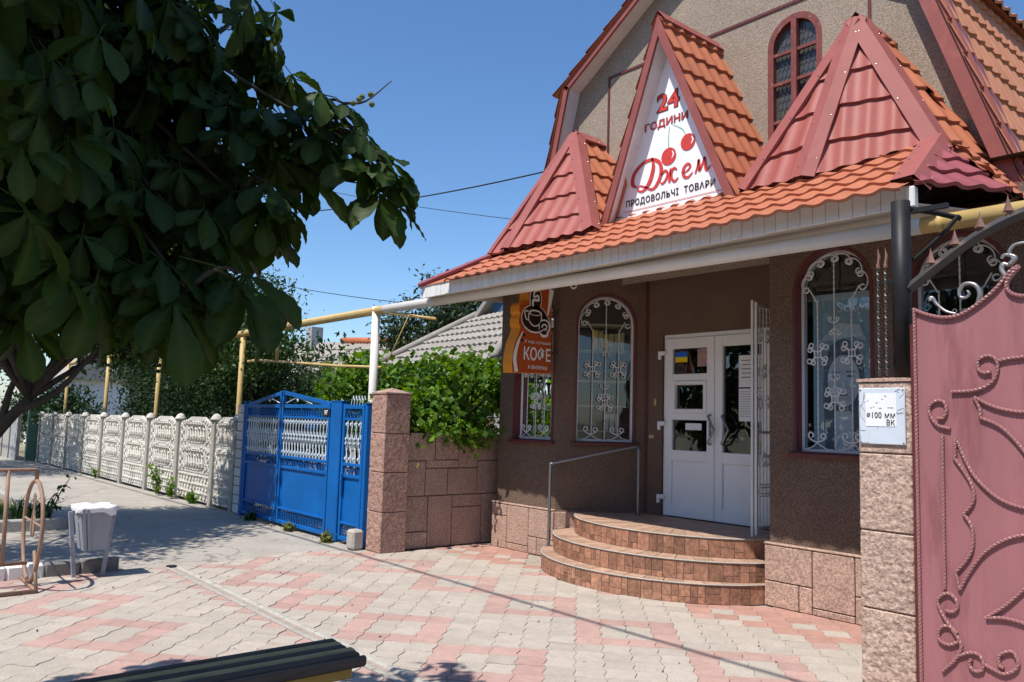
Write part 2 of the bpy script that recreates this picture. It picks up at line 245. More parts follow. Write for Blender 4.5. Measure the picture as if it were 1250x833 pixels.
# ------------------------------------------------------------------ mesh helpers
ORG = {}
def link(o, parent=None):
    COL.objects.link(o)
    if parent is not None:
        o.parent = parent
        l = ORG.get(parent.name, None)
        if l is not None: o.matrix_parent_inverse = Matrix.Translation(-Vector(l))
    return o
def tag(o, label, cat, group=None, kind=None):
    if label: o['label'] = label
    if cat: o['category'] = cat
    if group: o['group'] = group
    if kind: o['kind'] = kind
    return o
def thing(name, label, cat, loc=(0, 0, 0), group=None):
    o = bpy.data.objects.new(name, None); o.empty_display_size = .1
    o.location = loc; COL.objects.link(o); ORG[o.name] = tuple(loc)
    return tag(o, label, cat, group)
class MB:
    def __init__(s): s.v = []; s.f = []
    def add(s, vs, fs):
        k = len(s.v); s.v += [tuple(p) for p in vs]; s.f += [tuple(i + k for i in f) for f in fs]; return s
    def box(s, x0, x1, y0, y1, z0, z1, c=0.0):
        if x1 < x0: x0, x1 = x1, x0
        if y1 < y0: y0, y1 = y1, y0
        if z1 < z0: z0, z1 = z1, z0
        if c <= 0:
            return s.add([(x0,y0,z0),(x1,y0,z0),(x1,y1,z0),(x0,y1,z0),(x0,y0,z1),(x1,y0,z1),(x1,y1,z1),(x0,y1,z1)],
                         [(0,3,2,1),(4,5,6,7),(0,1,5,4),(1,2,6,5),(2,3,7,6),(3,0,4,7)])
        c = min(c, (x1-x0)*.45, (y1-y0)*.45, (z1-z0)*.45)
        vs = []; idx = {}
        lo = (x0, y0, z0); hi = (x1, y1, z1)
        for sx in (0, 1):
            for sy in (0, 1):
                for sz in (0, 1):
                    sg = (sx, sy, sz)
                    for ax in range(3):
                        p = [ (lo[a] if sg[a] == 0 else hi[a]) if a == ax else ((lo[a] + c) if sg[a] == 0 else (hi[a] - c)) for a in range(3)]
                        idx[(sg, ax)] = len(vs); vs.append(p)
        fs = []
        for ax in range(3):
            a, b = [i for i in range(3) if i != ax]
            for sd_ in (0, 1):
                q = []
                for (i, j) in ((0,0),(1,0),(1,1),(0,1)):
                    sg = [0,0,0]; sg[ax] = sd_; sg[a] = i; sg[b] = j; q.append(idx[(tuple(sg), ax)])
                fs.append(q)
            for i in (0, 1):
                for j in (0, 1):   # edges along ax
                    sg0 = [0,0,0]; sg0[a] = i; sg0[b] = j; sg1 = list(sg0); sg1[ax] = 1
                    fs.append([idx[(tuple(sg0), a)], idx[(tuple(sg1), a)], idx[(tuple(sg1), b)], idx[(tuple(sg0), b)]])
        for sx in (0, 1):
            for sy in (0, 1):
                for sz in (0, 1):
                    fs.append([idx[((sx,sy,sz), a)] for a in range(3)])
        return s.add(vs, fs)
    def obox(s, o, ux, uy, uz, c=0.0):
        """oriented box: corner o, edge vectors"""
        o, ux, uy, uz = map(Vector, (o, ux, uy, uz)); t = MB(); t.box(0,ux.length,0,uy.length,0,uz.length,c)
        a, b, d = ux.normalized(), uy.normalized(), uz.normalized()
        return s.add([o + a*p[0] + b*p[1] + d*p[2] for p in t.v], t.f)
    def prism(s, poly, d):
        """polygon (3D pts) extruded by vector d"""
        poly = [Vector(p) for p in poly]; d = Vector(d); n = len(poly)
        tris = tessellate_polygon([poly])
        vs = poly + [p + d for p in poly]
        fs = [tuple(t) for t in tris] + [tuple(i + n for i in reversed(t)) for t in tris]
        fs += [(i, (i+1) % n, (i+1) % n + n, i + n) for i in range(n)]
        return s.add(vs, fs)
    def tube(s, pts, r, n=6, closed=False, caps=True, twist=0.0, flat=None):
        pts = [Vector(p) for p in pts]; m = len(pts)
        if m < 2: return s
        rs = r if isinstance(r, (list, tuple)) else [r] * m
        vs = []; up = None; ang = 0.0
        for i, p in enumerate(pts):
            if closed: t = pts[(i+1) % m] - pts[i-1]
            else: t = pts[min(i+1, m-1)] - pts[max(i-1, 0)]
            if t.length < 1e-9: t = Vector((0,0,1))
            t.normalize()
            if up is None:
                up = Vector((0,0,1)) if abs(t.z) < .9 else Vector((1,0,0))
            up = (up - t * up.dot(t))
            if up.length < 1e-6: up = t.orthogonal()
            up.normalize(); side = t.cross(up)
            if i: ang += twist * (p - pts[i-1]).length
            for k in range(n):
                a = ang + 2*PI*k/n
                cx, sy = math.cos(a), math.sin(a)
                if flat: cx *= flat[0]; sy *= flat[1]
                vs.append(p + (side * cx + up * sy) * rs[i])
        fs = []
        for i in range(m if closed else m - 1):
            j = (i + 1) % m
            for k in range(n):
                fs.append((i*n + k, i*n + (k+1) % n, j*n + (k+1) % n, j*n + k))
        if caps and not closed:
            fs.append(tuple(range(n-1, -1, -1))); fs.append(tuple((m-1)*n + k for k in range(n)))
        return s.add(vs, fs)
    def lathe(s, prof, c=(0,0,0), n=12, axis='z'):
        vs = []
        for (r, z) in prof:
            for k in range(n):
                a = 2*PI*k/n; x, y = r*math.cos(a), r*math.sin(a)
                p = (x, y, z) if axis == 'z' else ((z, x, y) if axis == 'x' else (x, z, y))
                vs.append((p[0]+c[0], p[1]+c[1], p[2]+c[2]))
        fs = []
        for i in range(len(prof)-1):
            for k in range(n):
                fs.append((i*n+k, i*n+(k+1) % n, (i+1)*n+(k+1) % n, (i+1)*n+k))
        fs.append(tuple(range(n-1, -1, -1))); fs.append(tuple((len(prof)-1)*n+k for k in range(n)))
        return s.add(vs, fs)
    def mesh(s, name, mat, smooth=False):
        me = bpy.data.meshes.new(name); me.from_pydata(s.v, [], s.f)
        for m in (mat if isinstance(mat, (list, tuple)) else [mat]):
            me.materials.append(MT[m] if isinstance(m, str) else m)
        bm = bmesh.new(); bm.from_mesh(me); bmesh.ops.recalc_face_normals(bm, faces=bm.faces); bm.to_mesh(me); bm.free()
        if smooth: me.polygons.foreach_set('use_smooth', [True]*len(me.polygons))
        me.update(); return me
    def build(s, name, mat, parent=None, smooth=False, label=None, kind=None):
        o = bpy.data.objects.new(name, s.mesh(name, mat, smooth)); link(o, parent)
        if label: o['label'] = label
        if kind: o['kind'] = kind
        return o
def inst(name, me, loc=(0,0,0), rot=None, scale=None, parent=None, mtx=None):
    o = bpy.data.objects.new(name, me)
    if mtx is not None: o.matrix_basis = mtx
    else:
        o.location = loc
        if rot is not None: o.rotation_euler = rot
        if scale is not None: o.scale = scale
    return link(o, parent)
def V(*a): return Vector(a)
def crom(pts, n=6):
    """Catmull-Rom through points (2D or 3D)"""
    P = [Vector(p) if len(p) == 3 else Vector((p[0], p[1], 0)) for p in pts]
    if len(P) < 3: return P
    out = []
    E = [P[0]*2 - P[1]] + P + [P[-1]*2 - P[-2]]
    for i in range(1, len(E)-2):
        a, b, c, d = E[i-1], E[i], E[i+1], E[i+2]
        for k in range(n):
            t = k / n
            out.append(0.5*((2*b) + (c-a)*t + (2*a-5*b+4*c-d)*t*t + (3*b-a-3*c+d)*t**3))
    out.append(P[-1]); return out
def resample(pts, step):
    out = [pts[0]]; acc = 0
    for a, b in zip(pts[:-1], pts[1:]):
        L = (b-a).length
        if L < 1e-9: continue
        t = step - acc
        while t <= L:
            out.append(a + (b-a)*(t/L)); t += step
        acc = L - (t - step)
    out.append(pts[-1]); return out
def text2d(s, size=1.0, offset=0.0, shear=0.0, align='CENTER', spacing=1.0):
    cu = bpy.data.curves.new('txt', 'FONT'); cu.body = s; cu.size = size; cu.offset = offset; cu.shear = shear
    cu.align_x = align; cu.space_character = spacing; cu.fill_mode = 'FRONT'; cu.resolution_u = 3
    o = bpy.data.objects.new('txt', cu); COL.objects.link(o)
    dg = bpy.context.evaluated_depsgraph_get(); me = bpy.data.meshes.new_from_object(o.evaluated_get(dg))
    vs = [tuple(v.co) for v in me.vertices]; fs = [tuple(p.vertices) for p in me.polygons]
    bpy.data.objects.remove(o); bpy.data.curves.remove(cu); bpy.data.meshes.remove(me)
    return vs, fs
def place2d(mb, vf, org, ux, uy, dz=0.0, sx=1.0, sy=1.0):
    ux, uy, org = Vector(ux), Vector(uy), Vector(org); n = ux.cross(uy).normalized()
    vs, fs = vf
    mb.add([org + ux*(v[0]*sx) + uy*(v[1]*sy) + n*dz for v in vs], fs); return mb
def ribbon2d(pts, widths, n=6):
    """calligraphic flat ribbon in 2D"""
    P = crom(pts, n); m = len(P)
    ws = np.interp(np.linspace(0, 1, m), np.linspace(0, 1, len(widths)), widths)
    vs = []; fs = []
    for i, p in enumerate(P):
        t = P[min(i+1, m-1)] - P[max(i-1, 0)]; t.normalize(); nn = Vector((-t.y, t.x, 0))
        vs += [tuple(p + nn*ws[i]*.5), tuple(p - nn*ws[i]*.5)]
    for i in range(m-1): fs.append((2*i, 2*i+1, 2*i+3, 2*i+2))
    return vs, fs
def disc2d(cx, cy, rx, ry, n=20):
    return [(cx + rx*math.cos(2*PI*k/n), cy + ry*math.sin(2*PI*k/n), 0) for k in range(n)], [tuple(range(n))]
def poly2d(pts):
    P = [Vector((p[0], p[1], 0)) for p in pts]; return [tuple(p) for p in P], [tuple(t) for t in tessellate_polygon([P])]
# ---- scroll (C shape with curled ends), unit size, in local XY
def scroll_pts(n=37, kc=1.2, k1=5.4, L=1.75, c=.5):
    s = np.linspace(-L, L, n); q = np.abs(s); k = np.where(q < c, kc, kc + (k1-kc)*np.clip((q-c)/.5, 0, 1))
    ds = s[1]-s[0]; th = np.cumsum(k)*ds; th = th - th[n//2] + PI/2
    x = np.cumsum(np.cos(th))*ds; y = np.cumsum(np.sin(th))*ds
    x -= x[n//2]; y -= (y[0]+y[-1])/2
    hgt = y.max() - y.min(); return [Vector((float(p/hgt), float(q_/hgt), 0)) for p, q_ in zip(x, y)]
# ================================================================== GROUND
def gz(x): return 0.0075*(x + 13.0) if x < -13.0 else 0.0
def sheet(name, x0, x1, y0, y1, nx, ny, dz, mat, wob=0.0):
    mb = MB(); xs = np.linspace(x0, x1, nx+1); ys = np.linspace(y0, y1, ny+1)
    vs = [(x, y, max(gz(x), -.35) + dz + (wob*(noise.noise((x*.7, y*.7, 3))) if wob else 0)) for y in ys for x in xs]
    fs = [(j*(nx+1)+i, j*(nx+1)+i+1, (j+1)*(nx+1)+i+1, (j+1)*(nx+1)+i) for j in range(ny) for i in range(nx)]
    mb.add(vs, fs); o = mb.build(name, mat); o['kind'] = 'structure'; return o
sheet('ground', -300, 300, -300, 300, 120, 60, -.06, 'earth')
# asphalt pavement with an irregular edge towards the pavers
def asph_edge(y): return -8.5 - .12*math.sin(y*1.3) - .28*max(0, min(1, (y-2.9)/1.2)) + .5*max(0, min(1, (y-4.35)/.5)) + .03*math.sin(y*9)
mb = MB(); ys = np.linspace(-6, 4.98, 80); xs_t = np.concatenate([np.linspace(0, 1, 14)])
nx = 40
for y in ys:
    e = asph_edge(y)
    for i in range(nx+1):
        t = i/nx; x = e - (e + 75) * -1 * 0 - (75 + e) * (t**2.2)
        mb.v.append((x, y, gz(x) - .004 + .006*noise.noise((x*.8, y*.8, 1)) - (.012 if i == 0 else 0)))
for j in range(len(ys)-1):
    for i in range(nx): mb.f.append((j*(nx+1)+i, j*(nx+1)+i+1, (j+1)*(nx+1)+i+1, (j+1)*(nx+1)+i))
o = mb.build('asphalt_path', 'asphalt', smooth=True); o['kind'] = 'structure'
# ---- pavers ------------------------------------------------------------
PS = .19; HB = PS/math.sqrt(2)
E1 = Vector((HB, HB, 0)); E2 = Vector((HB, -HB, 0))
P0 = Vector((-5.25, 3.37, 0)) - (E1 + E2)*2                 # corner of the red frame "C"
def wave(t): return .011*math.sin(2*PI*t)
def outline(sh):
    ts = (0, .25, .5, .75); o = []
    for t in ts: o.append((t, -wave(t)/PS*1.0))
    for t in ts: o.append((1 + wave(t)/PS, t))
    for t in ts: o.append((1 - t, 1 - wave(1-t)/PS))
    for t in ts: o.append((wave(1-t)/PS, 1 - t))
    return [((u-.5)*(1-sh)+.5, (v-.5)*(1-sh)+.5) for u, v in o]
OUT = outline(.010); INN = outline(.03)
def pv(u, v): return E1*u + E2*v
def paver_mesh(mat):
    mb = MB(); n = len(OUT)
    c = pv(.5, .5)
    vs = [pv(*p) - c + V(0,0,-.004) for p in OUT] + [pv(*p) - c for p in INN]
    fs = [(i, (i+1) % n, (i+1) % n + n, i+n) for i in range(n)] + [tuple(range(n, 2*n))]
    mb.add(vs, fs); return mb.mesh('paver', mat)
pm = {'g': paver_mesh('paver_grey'), 'r': paver_mesh('paver_red'), 'n': paver_mesh('paver_new')}
GUT_Y0, GUT_Y1 = 2.69, 2.85
def cellcol(u, v, c):
    if c.y > 2.77:
        # lattice T1=(4,4), T2=(5,-5): reduce
        for k in range(-14, 15):
            for j in (-1, 0, 1, 2):
                a, b = u - 4*k - 5*j, v - 4*k + 5*j
                if 0 <= a < 4 and 0 <= b < 4:
                    if c.y > 5.75: break
                    return 'r' if (a in (0, 3) or b in (0, 3)) else 'g'
        d = u - v
        if c.y > 5.72: return 'g' if (u + 2*v) % 7 in (0, 3) and c.y < 6.2 else 'n'
        return 'g'
    d = u - v
    k = (d + 5)
    if d in (-4, -5): return 'r'
    for q in range(-14, 15):
        a, b = u - 4*q + 6, v - 4*q - 7
        if 0 <= a < 4 and 0 <= b < 4: return 'r' if (a in (0, 3) or b in (0, 3)) else 'g'
        a, b = u - 4*q + 12, v - 4*q - 13
        if 0 <= a < 4 and 0 <= b < 4: return 'r' if (a in (0, 3) or b in (0, 3)) else 'g'
    return 'g'
def clip(poly, nrm, d):      # keep nrm.p >= d
    out = []
    for i in range(len(poly)):
        a, b = poly[i], poly[(i+1) % len(poly)]
        da, db = nrm.dot(a) - d, nrm.dot(b) - d
        if da >= 0: out.append(a)
        if (da >= 0) != (db >= 0): out.append(a + (b-a)*(da/(da-db)))
    return out
base = MB(); base.box(-8.62, 3.0, -6, 7.2, -.05, -.0075)
pave = base.build('paved_forecourt', 'joint'); pave['kind'] = 'structure'
stepC = Vector((-5.6, 7.75, 0))
full = []; cut = {'g': MB(), 'r': MB(), 'n': MB()}
for u in range(-60, 60):
    for v in range(-60, 60):
        c = P0 + pv(u+.5, v+.5)
        if not (-9.1 < c.x < 2.2 and -1.2 < c.y < 6.6): continue
        if c.y > 6.55 or (c.x < -8.1 and c.y > 5.2): continue
        if (c - Vector((-5.69, 7.94, 0))).length < 2.2: continue
        if c.x > -2.45 and c.y > 5.6 : continue
        k = cellcol(u, v, c)
        e = asph_edge(c.y) - .01
        needs = []
        if c.x < e + .14: needs.append((V(1,0,0), e))
        if GUT_Y0 - .14 < c.y < 2.77 : needs.append((V(0,-1,0), -GUT_Y0))
        elif 2.77 <= c.y < GUT_Y1 + .14: needs.append((V(0,1,0), GUT_Y1))
        dz = random.uniform(-.0022, .0022)
        if needs:
            op = [P0 + pv(u+p[0], v+p[1]) for p in OUT]
            for nn, d in needs:
                op = clip(op, nn, d) if op else op
            if len(op) < 3: continue
            cc = sum(op, Vector()) / len(op); n = len(op)
            vs = [p + V(0,0,-.016) for p in op] + [cc + (p-cc)*.94 + V(0,0,dz) for p in op]
            cut[k].add(vs, [(i, (i+1) % n, (i+1) % n + n, i+n) for i in range(n)] + [tuple(range(n, 2*n))])
            continue
        q = proj(c); vis = q is not None and -15 < q[0] < 1060 and q[1] < 850
        full.append((vis, (c - Vector((0,0,CAMZ))).length, c, k, dz))
full.sort(key=lambda t: (not t[0], t[1]))
for i, (vis, dist, c, k, dz) in enumerate(full):
    rx, ry = random.uniform(-.008, .008), random.uniform(-.008, .008)
    if i < 300:
        inst('paver', pm[k], (c.x, c.y, dz), (rx, ry, 0), parent=pave)
    else:
        me = pm[k]; mt = Matrix.Rotation(rx, 3, 'X') @ Matrix.Rotation(ry, 3, 'Y')
        cut[k].add([mt @ v.co + Vector((c.x, c.y, dz)) for v in me.vertices], [tuple(p.vertices) for p in me.polygons])
for k, nm, mt in (('g', 'grey_paver_field', 'paver_grey_i'), ('r', 'red_paver_field', 'paver_red_i'), ('n', 'fresh_red_paver_field', 'paver_new')):
    if cut[k].v: cut[k].build(nm, mt, pave, kind='stuff')
# ---- drain channel
dr = thing('drain_channel', 'shallow grey concrete drain channel crossing the pavers behind the bench', 'drain', (-6, 2.77, 0))
x = -8.45; i = 0
while x < 1.0:
    L = .5
    mb = MB(); prof = [(GUT_Y0, -.02), (GUT_Y0, .005), (GUT_Y0+.035, .005), (2.745, -.012), (2.795, -.012), (GUT_Y1-.035, .005), (GUT_Y1, .005), (GUT_Y1, -.02)]
    prof = [V(x+.003, a, b + random.uniform(-.0015, .0015)) for a, b in prof]
    mb.prism(prof, (L-.006, 0, 0)); mb.build('channel_stone', 'concrete', dr); x += L; i += 1
mb = MB(); mb.lathe([(0, .001), (.05, .001), (.055, -.03), (0, -.03)], (-8.5, 2.77, .006), 10); mb.build('drain_hole', 'black_ink', dr)
# ---- kerb in front of the path
kb = thing('roadside_kerb', 'low concrete kerb with whitewashed end behind the litter bin', 'kerb', (-8.55, 1.5, 0))
y = 2.28
for i in range(9):
    L = .34 if i == 0 else (.30 if i < 4 else .8)
    mb = MB(); mb.box(-8.64, -8.5, y-L+.004, y, -.05, .125 + random.uniform(-.006, .006), .018)
    mb.build('kerb_stone', 'concrete_dk' if i < 1 else ('concrete_dk' if i == 1 else 'whitewash'), kb); y -= L  # dark end stones carry the bin's cast shadow as colour
# ---- planting bed with its kerb
sheet('planting_bed', -45, -11.85, -5, 2.42, 20, 12, .02, 'soil', .05)
bk = thing('bed_kerb', 'pale kerb round the planting bed with irises', 'kerb', (-11.8, 1, 0))
y = 2.5
for i in range(7):
    mb = MB(); mb.box(-11.88, -11.74, y-.8, y-.01, -.05, .14, .015); mb.build('kerb_stone', 'concrete', bk); y -= .8
x = -11.75
for i in range(16):
    mb = MB(); mb.box(x-.99, x, 2.38, 2.5, gz(x)-.05, gz(x)+.10, .015); mb.build('kerb_stone', 'concrete', bk); x -= 1.0
# ================================================================== SHOP BUILDING
shop = thing('shop_building', 'brown stone-chip corner shop with red metal tile canopy, pointed turrets and arched windows', 'shop', (-5.1, 6.6, 0))
def arch_loop(sc_, z0, wd, ztop, n=14):
    h = wd/2; zs = ztop - h
    pts = [(sc_-h, z0), (sc_+h, z0), (sc_+h, zs)]
    pts += [(sc_ + h*math.cos(PI*k/n), zs + h*math.sin(PI*k/n)) for k in range(1, n)]
    pts += [(sc_-h, zs)]; return pts
def wall(P0w, P1w, z0, z1, holes, mat, name='wall', depth=.14, outline_pts=None, parent=shop):
    P0w, P1w = Vector(P0w).to_3d(), Vector(P1w).to_3d(); u = (P1w-P0w); L = u.length; u.normalize(); n = Vector((u.y, -u.x, 0))
    f = lambda s, z, d=0: P0w + u*s + Vector((0,0,z)) - n*d
    outer = outline_pts or [(0, z0), (L, z0), (L, z1), (0, z1)]
    loops = [[Vector((s, z, 0)) for s, z in outer]] + [[Vector((s, z, 0)) for s, z in h] for h in holes]
    tris = tessellate_polygon(loops); flat = [p for l in loops for p in l]
    mb = MB(); mb.add([f(p.x, p.y) for p in flat], [tuple(t) for t in tris])
    for h in holes:
        m = len(h); mb.add([f(s, z) for s, z in h] + [f(s, z, depth) for s, z in h], [(i, (i+1) % m, (i+1) % m + m, i+m) for i in range(m)])
    o = mb.build(name, mat, parent); return o, f, u, n
TOPZ = 3.85
W1a, W1b, RC = (-7.96, 6.52), (-6.90, 6.52), (-6.24, 7.35)
SILL, WTOP, WWID = 1.33, 3.11, .70
h1 = arch_loop(.635, SILL, WWID, WTOP); w1, f1, u1, n1 = wall(W1a, W1b, 0, TOPZ, [h1], 'chip_low_shade')
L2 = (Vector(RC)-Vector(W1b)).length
h2 = arch_loop(.565, SILL, WWID, WTOP-.03); w2, f2, u2, n2 = wall(W1b, RC, 0, TOPZ, [h2], 'chip_low_shade')
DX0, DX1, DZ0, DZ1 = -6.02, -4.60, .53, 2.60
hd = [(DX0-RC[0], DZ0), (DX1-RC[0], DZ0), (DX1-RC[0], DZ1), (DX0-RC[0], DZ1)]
w3, f3, u3, n3 = wall(RC, (-4.1, 7.35), 0, 3.5, [hd], 'chip_low_shade', depth=.1)
w4, f4, u4, n4 = wall((-4.1, 7.35), (-4.1, 6.52), 0, TOPZ, [], 'chip_low_shade')
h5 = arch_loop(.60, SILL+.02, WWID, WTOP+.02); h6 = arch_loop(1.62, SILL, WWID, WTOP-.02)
w5, f5, u5, n5 = wall((-4.1, 6.52), (-1.75, 6.52), 0, 3.4, [h5, h6], 'chip_low_shade')
wall((-1.75, 6.52), (-1.75, 13), 0, 3.4, [], 'chip_low_shade'); wall((-7.96, 13), (-7.96, 6.52), 0, 3.4, [], 'chip_low_shade'); wall((-1.75, 13), (-7.96, 13), 0, 5.5, [], 'chip_low_shade')
# dark red expansion strips at the recess corner
mb = MB(); mb.obox(V(-6.24, 7.35, .53) + u2*(-.03) + n2*.002, u2*.035, n2*.012, V(0,0,3.2)); mb.build('corner_strip', 'maroon', shop)
# ---- plinth with blocks
mb = MB()
def plb(P0w, u, n, s0, s1, z0, z1, pr=.034, nm='plinth_block', par=None, mat='cladding'):
    m = MB(); m.obox(Vector(P0w).to_3d() + u*(s0+.004) + n*.0 + V(0,0,z0+.004), u*(s1-s0-.008), n*pr, V(0,0,z1-z0-.008), .006)
    return m.build(nm, mat, par)
pl = MB(); pl.box(-7.975, -6.9, 6.5, 6.519, 0, .545); pl.box(-4.1, -1.75, 6.5, 6.519, 0, .545)
pl.obox(V(-6.9, 6.5, 0), u2*L2, n2*.02, V(0,0,.545)); pl.box(-7.98,-7.96,6.5,7.5,0,.545); pl.box(-4.12, -4.1, 6.52, 7.33, 0, .545)
plinth = pl.build('plinth', 'mortar', shop)
for s0, s1, z0, z1 in ((0,.27,.39,.53),(0,.27,0,.39),(.27,.64,.08,.53),(.64,1.0,.2,.53),(.27,.64,0,.08),(.64,.78,0,.2),(.78,1.04,0,.2),(1.0,1.04,.2,.53)):
    plb((-7.99, 6.5), u1, n1, s0*1.08, s1*1.08, z0, z1, par=plinth)
for s0, s1, z0, z1 in ((.01,.33,.12,.53),(.33,.66,.0,.53),(.66,1.05,.2,.53),(.01,.33,0,.12),(.66,1.05,0,.2)):
    plb((-6.9, 6.5), u2, n2, s0, s1, z0, z1, par=plinth)
for k in range(3):
    for s0, s1, z0, z1 in ((0,.55,.22,.53),(.55,1,.06,.53),(0,.4,0,.22),(.4,.55,0,.22),(.55,1,0,.06)):
        if k == 2 and s1 > .86: continue
        plb((-4.125, 6.5), u5, n5, (k+s0)*.83, (k+s1)*.83, z0, z1, par=plinth)
for a_ in ((-4.13,-1.75),(-8.0,-6.885)): mb = MB(); mb.box(a_[0], a_[1], 6.462, 6.52, .532, .55, .006); mb.build('plinth_ledge', 'cladding', plinth)
# ---- arched windows with wrought iron grilles
SCR = MB(); SCR.tube(scroll_pts(), .047, 5); scr_me = SCR.mesh('scroll', 'white_iron', True)
def window(fw, u, n, s, z0, wd, ztop, content=None, label=None):
    d = .075; P = lambda a, z, q=0: fw(s + a, z, q)
    # frame ring
    out = arch_loop(0, z0, wd+.03, ztop+.015); inn = arch_loop(0, z0+.012, wd-.03, ztop-.015)
    mb = MB(); m = len(out)
    for (q0, q1) in ((-.006, .09),):
        vo0 = [P(a, z, q0) for a, z in out]; vi0 = [P(a, z, q0) for a, z in inn]; vi1 = [P(a, z, q1) for a, z in inn]; vo1 = [P(a, z, .0) for a, z in out]
        mb.add(vo0+vi0+vi1+vo1, [(i, (i+1) % m, (i+1) % m + m, i+m) for i in range(m)] + [(i+m, (i+1) % m+m, (i+1) % m+2*m, i+2*m) for i in range(m)] + [(i, (i+1) % m, (i+1) % m + 3*m, i+3*m) for i in range(m)])
    fr = mb.build('window', 'maroon', shop, label=label)
    mb = MB(); mb.obox(P(-wd/2-.05, z0-.035, -.05), u*(wd+.1), -n*.14, V(0,0,.035), .006); mb.build('sill', 'maroon', fr)
    mb = MB(); mb.add([P(a, z, .10) for a, z in inn], [tuple(t) for t in tessellate_polygon([[Vector((a, z, 0)) for a, z in inn]])]); mb.build('pane', 'glass', fr)
    # white inner PVC frame
    in2 = arch_loop(0, z0+.035, wd-.075, ztop-.038); mb = MB()
    mb.add([P(a, z, .092) for a, z in inn] + [P(a, z, .092) for a, z in in2] + [P(a, z, .15) for a, z in in2], [(i, (i+1) % m, (i+1) % m + m, i+m) for i in range(m)] + [(i+m, (i+1) % m+m, (i+1) % m+2*m, i+2*m) for i in range(m)])
    mb.build('inner_frame', 'white_pvc', fr)
    gd = .045; H = ztop - z0
    def bar(pts): 
        b = MB(); b.tube(resample(crom([tuple(P(a, z0+z, gd)) for a, z in pts], 8), .05), .0075, 4, twist=28); return b.build('bar', 'white_iron', fr)
    bar([(0, .03), (0, H-.04)])
    for sg in (-1, 1):
        bar([(sg*.155, .08), (sg*.155, 1.24), (sg*.17, 1.33), (sg*.225, 1.43)])
        bar([(sg*.30, .035), (sg*.22, .045), (sg*.16, .09), (sg*.10, .045), (sg*.01, .03)])
    def scr(a, z, ang, size, flip=1):
        M4 = Matrix((u, V(0,0,1), n)).transposed().to_4x4(); M4.translation = P(a, z0+z, gd)
        o = inst('scroll', scr_me, parent=fr, mtx=M4 @ Matrix.Rotation(ang, 4, 'Z') @ Matrix.Diagonal((size*flip, size, size, 1)))
        return o
    for cx, cz in ((-.155, .86), (.155, .86), (0, .47)):
        for k in range(4):
            a = k*PI/2; scr(cx + .026*math.cos(a), cz + .026*math.sin(a), a + PI, .142)
    for cz in (.60, 1.10):
        for sg in (-1, 1): scr(0, cz + .03*sg, -sg*PI/2, .10)
    for sg in (-1, 1):
        scr(sg*.155, .10, -PI/2, .16)
        for k, (ang) in enumerate((12, 45, 75)):
            t = R(ang); rr = wd/2 - .045
            scr(sg*rr*math.cos(t)*1.0 + 0, H - wd/2 + rr*math.sin(t), (t if sg > 0 else PI - t), .165)
    return fr, P
win1, pw1 = window(f1, u1, n1, .635, SILL, WWID, WTOP, label='arched window behind the hanging coffee sign')
win2, pw2 = window(f2, u2, n2, .565, SILL, WWID, WTOP-.03, label='arched window beside the handrail')
win3, pw3 = window(f5, u5, n5, .60, SILL+.02, WWID, WTOP+.02, label='arched window with a portrait poster')
win4, pw4 = window(f5, u5, n5, 1.62, SILL, WWID, WTOP-.02, label='dark arched window behind the gate')
# ---- posters and goods behind the panes
def flat(name, mat, vf, P, q, par, a0=0, z0=0, s=1.0):
    mb = MB(); vs, fs = vf; mb.add([P(a0 + v[0]*s, z0 + v[1]*s, q) for v in vs], fs); return mb.build(name, mat, par)
rect = lambda x0, x1, y0, y1: ([(x0,y0,0),(x1,y0,0),(x1,y1,0),(x0,y1,0)], [(0,1,2,3)])
flat('poster', 'poster_blue', rect(-.26, .30, SILL+.02, SILL+1.42), pw3, .16, win3)
flat('poster_figure', 'poster_dark', poly2d([(-.15,0),(.2,0),(.21,.5),(.2,.75),(.14,.93),(.02,.99),(-.1,.93),(-.16,.75),(-.17,.5)]), pw3, .157, win3, 0, SILL+.03)
flat('poster_figure', 'poster_skin', disc2d(.02, .62, .145, .225, 24), pw3, .154, win3, 0, SILL+.03)
flat('poster_figure', 'poster_skin', poly2d([(-.06,.0),(.11,.0),(.09,.36),(-.05,.36)]), pw3, .1535, win3, 0, SILL+.03)
flat('poster_figure', 'poster_skin', poly2d([(-.22,.96),(-.02,1.13),(.17,1.1),(.24,.95),(.1,1.0),(-.05,.98)]), pw3, .153, win3, 0, SILL+.03)
for vf in (disc2d(-.045,.66,.034,.011), disc2d(.085,.66,.034,.011), disc2d(.02,.50,.04,.012)): flat('poster_feature', 'poster_dark', vf, pw3, .1515, win3, 0, SILL+.03)
for vf in (rect(-.085,-.005,.692,.703), rect(.045,.125,.692,.703)): flat('poster_feature', 'poster_dark', vf, pw3, .1515, win3, 0, SILL+.03)
mb = MB(); place2d(mb, text2d('Schwa', .12, .002), pw3(.12, SILL+1.25, .1525), u5, (0,0,1), 0); mb.build('poster_lettering', 'poster_skin', win3)
flat('poster', 'poster_grey', rect(-.10, .16, SILL+.18, SILL+.62), pw1, .15, win1)
flat('poster_figure', 'poster_cyan', poly2d([(-.03,.2),(.13,.2),(.14,.3),(.1,.36),(.1,.45),(.05,.53),(0,.46),(-.01,.36),(-.04,.3)]), pw1, .147, win1, 0, SILL)
flat('poster_figure', 'poster_dark', poly2d([(.01,.36),(.09,.36),(.1,.44),(.05,.5),(.0,.44)]), pw1, .1455, win1, 0, SILL)
flat('poster_figure', 'poster_skin', poly2d([(-.02,.2),(.12,.2),(.12,.3),(.05,.33),(-.01,.3)]), pw1, .144, win1, 0, SILL)
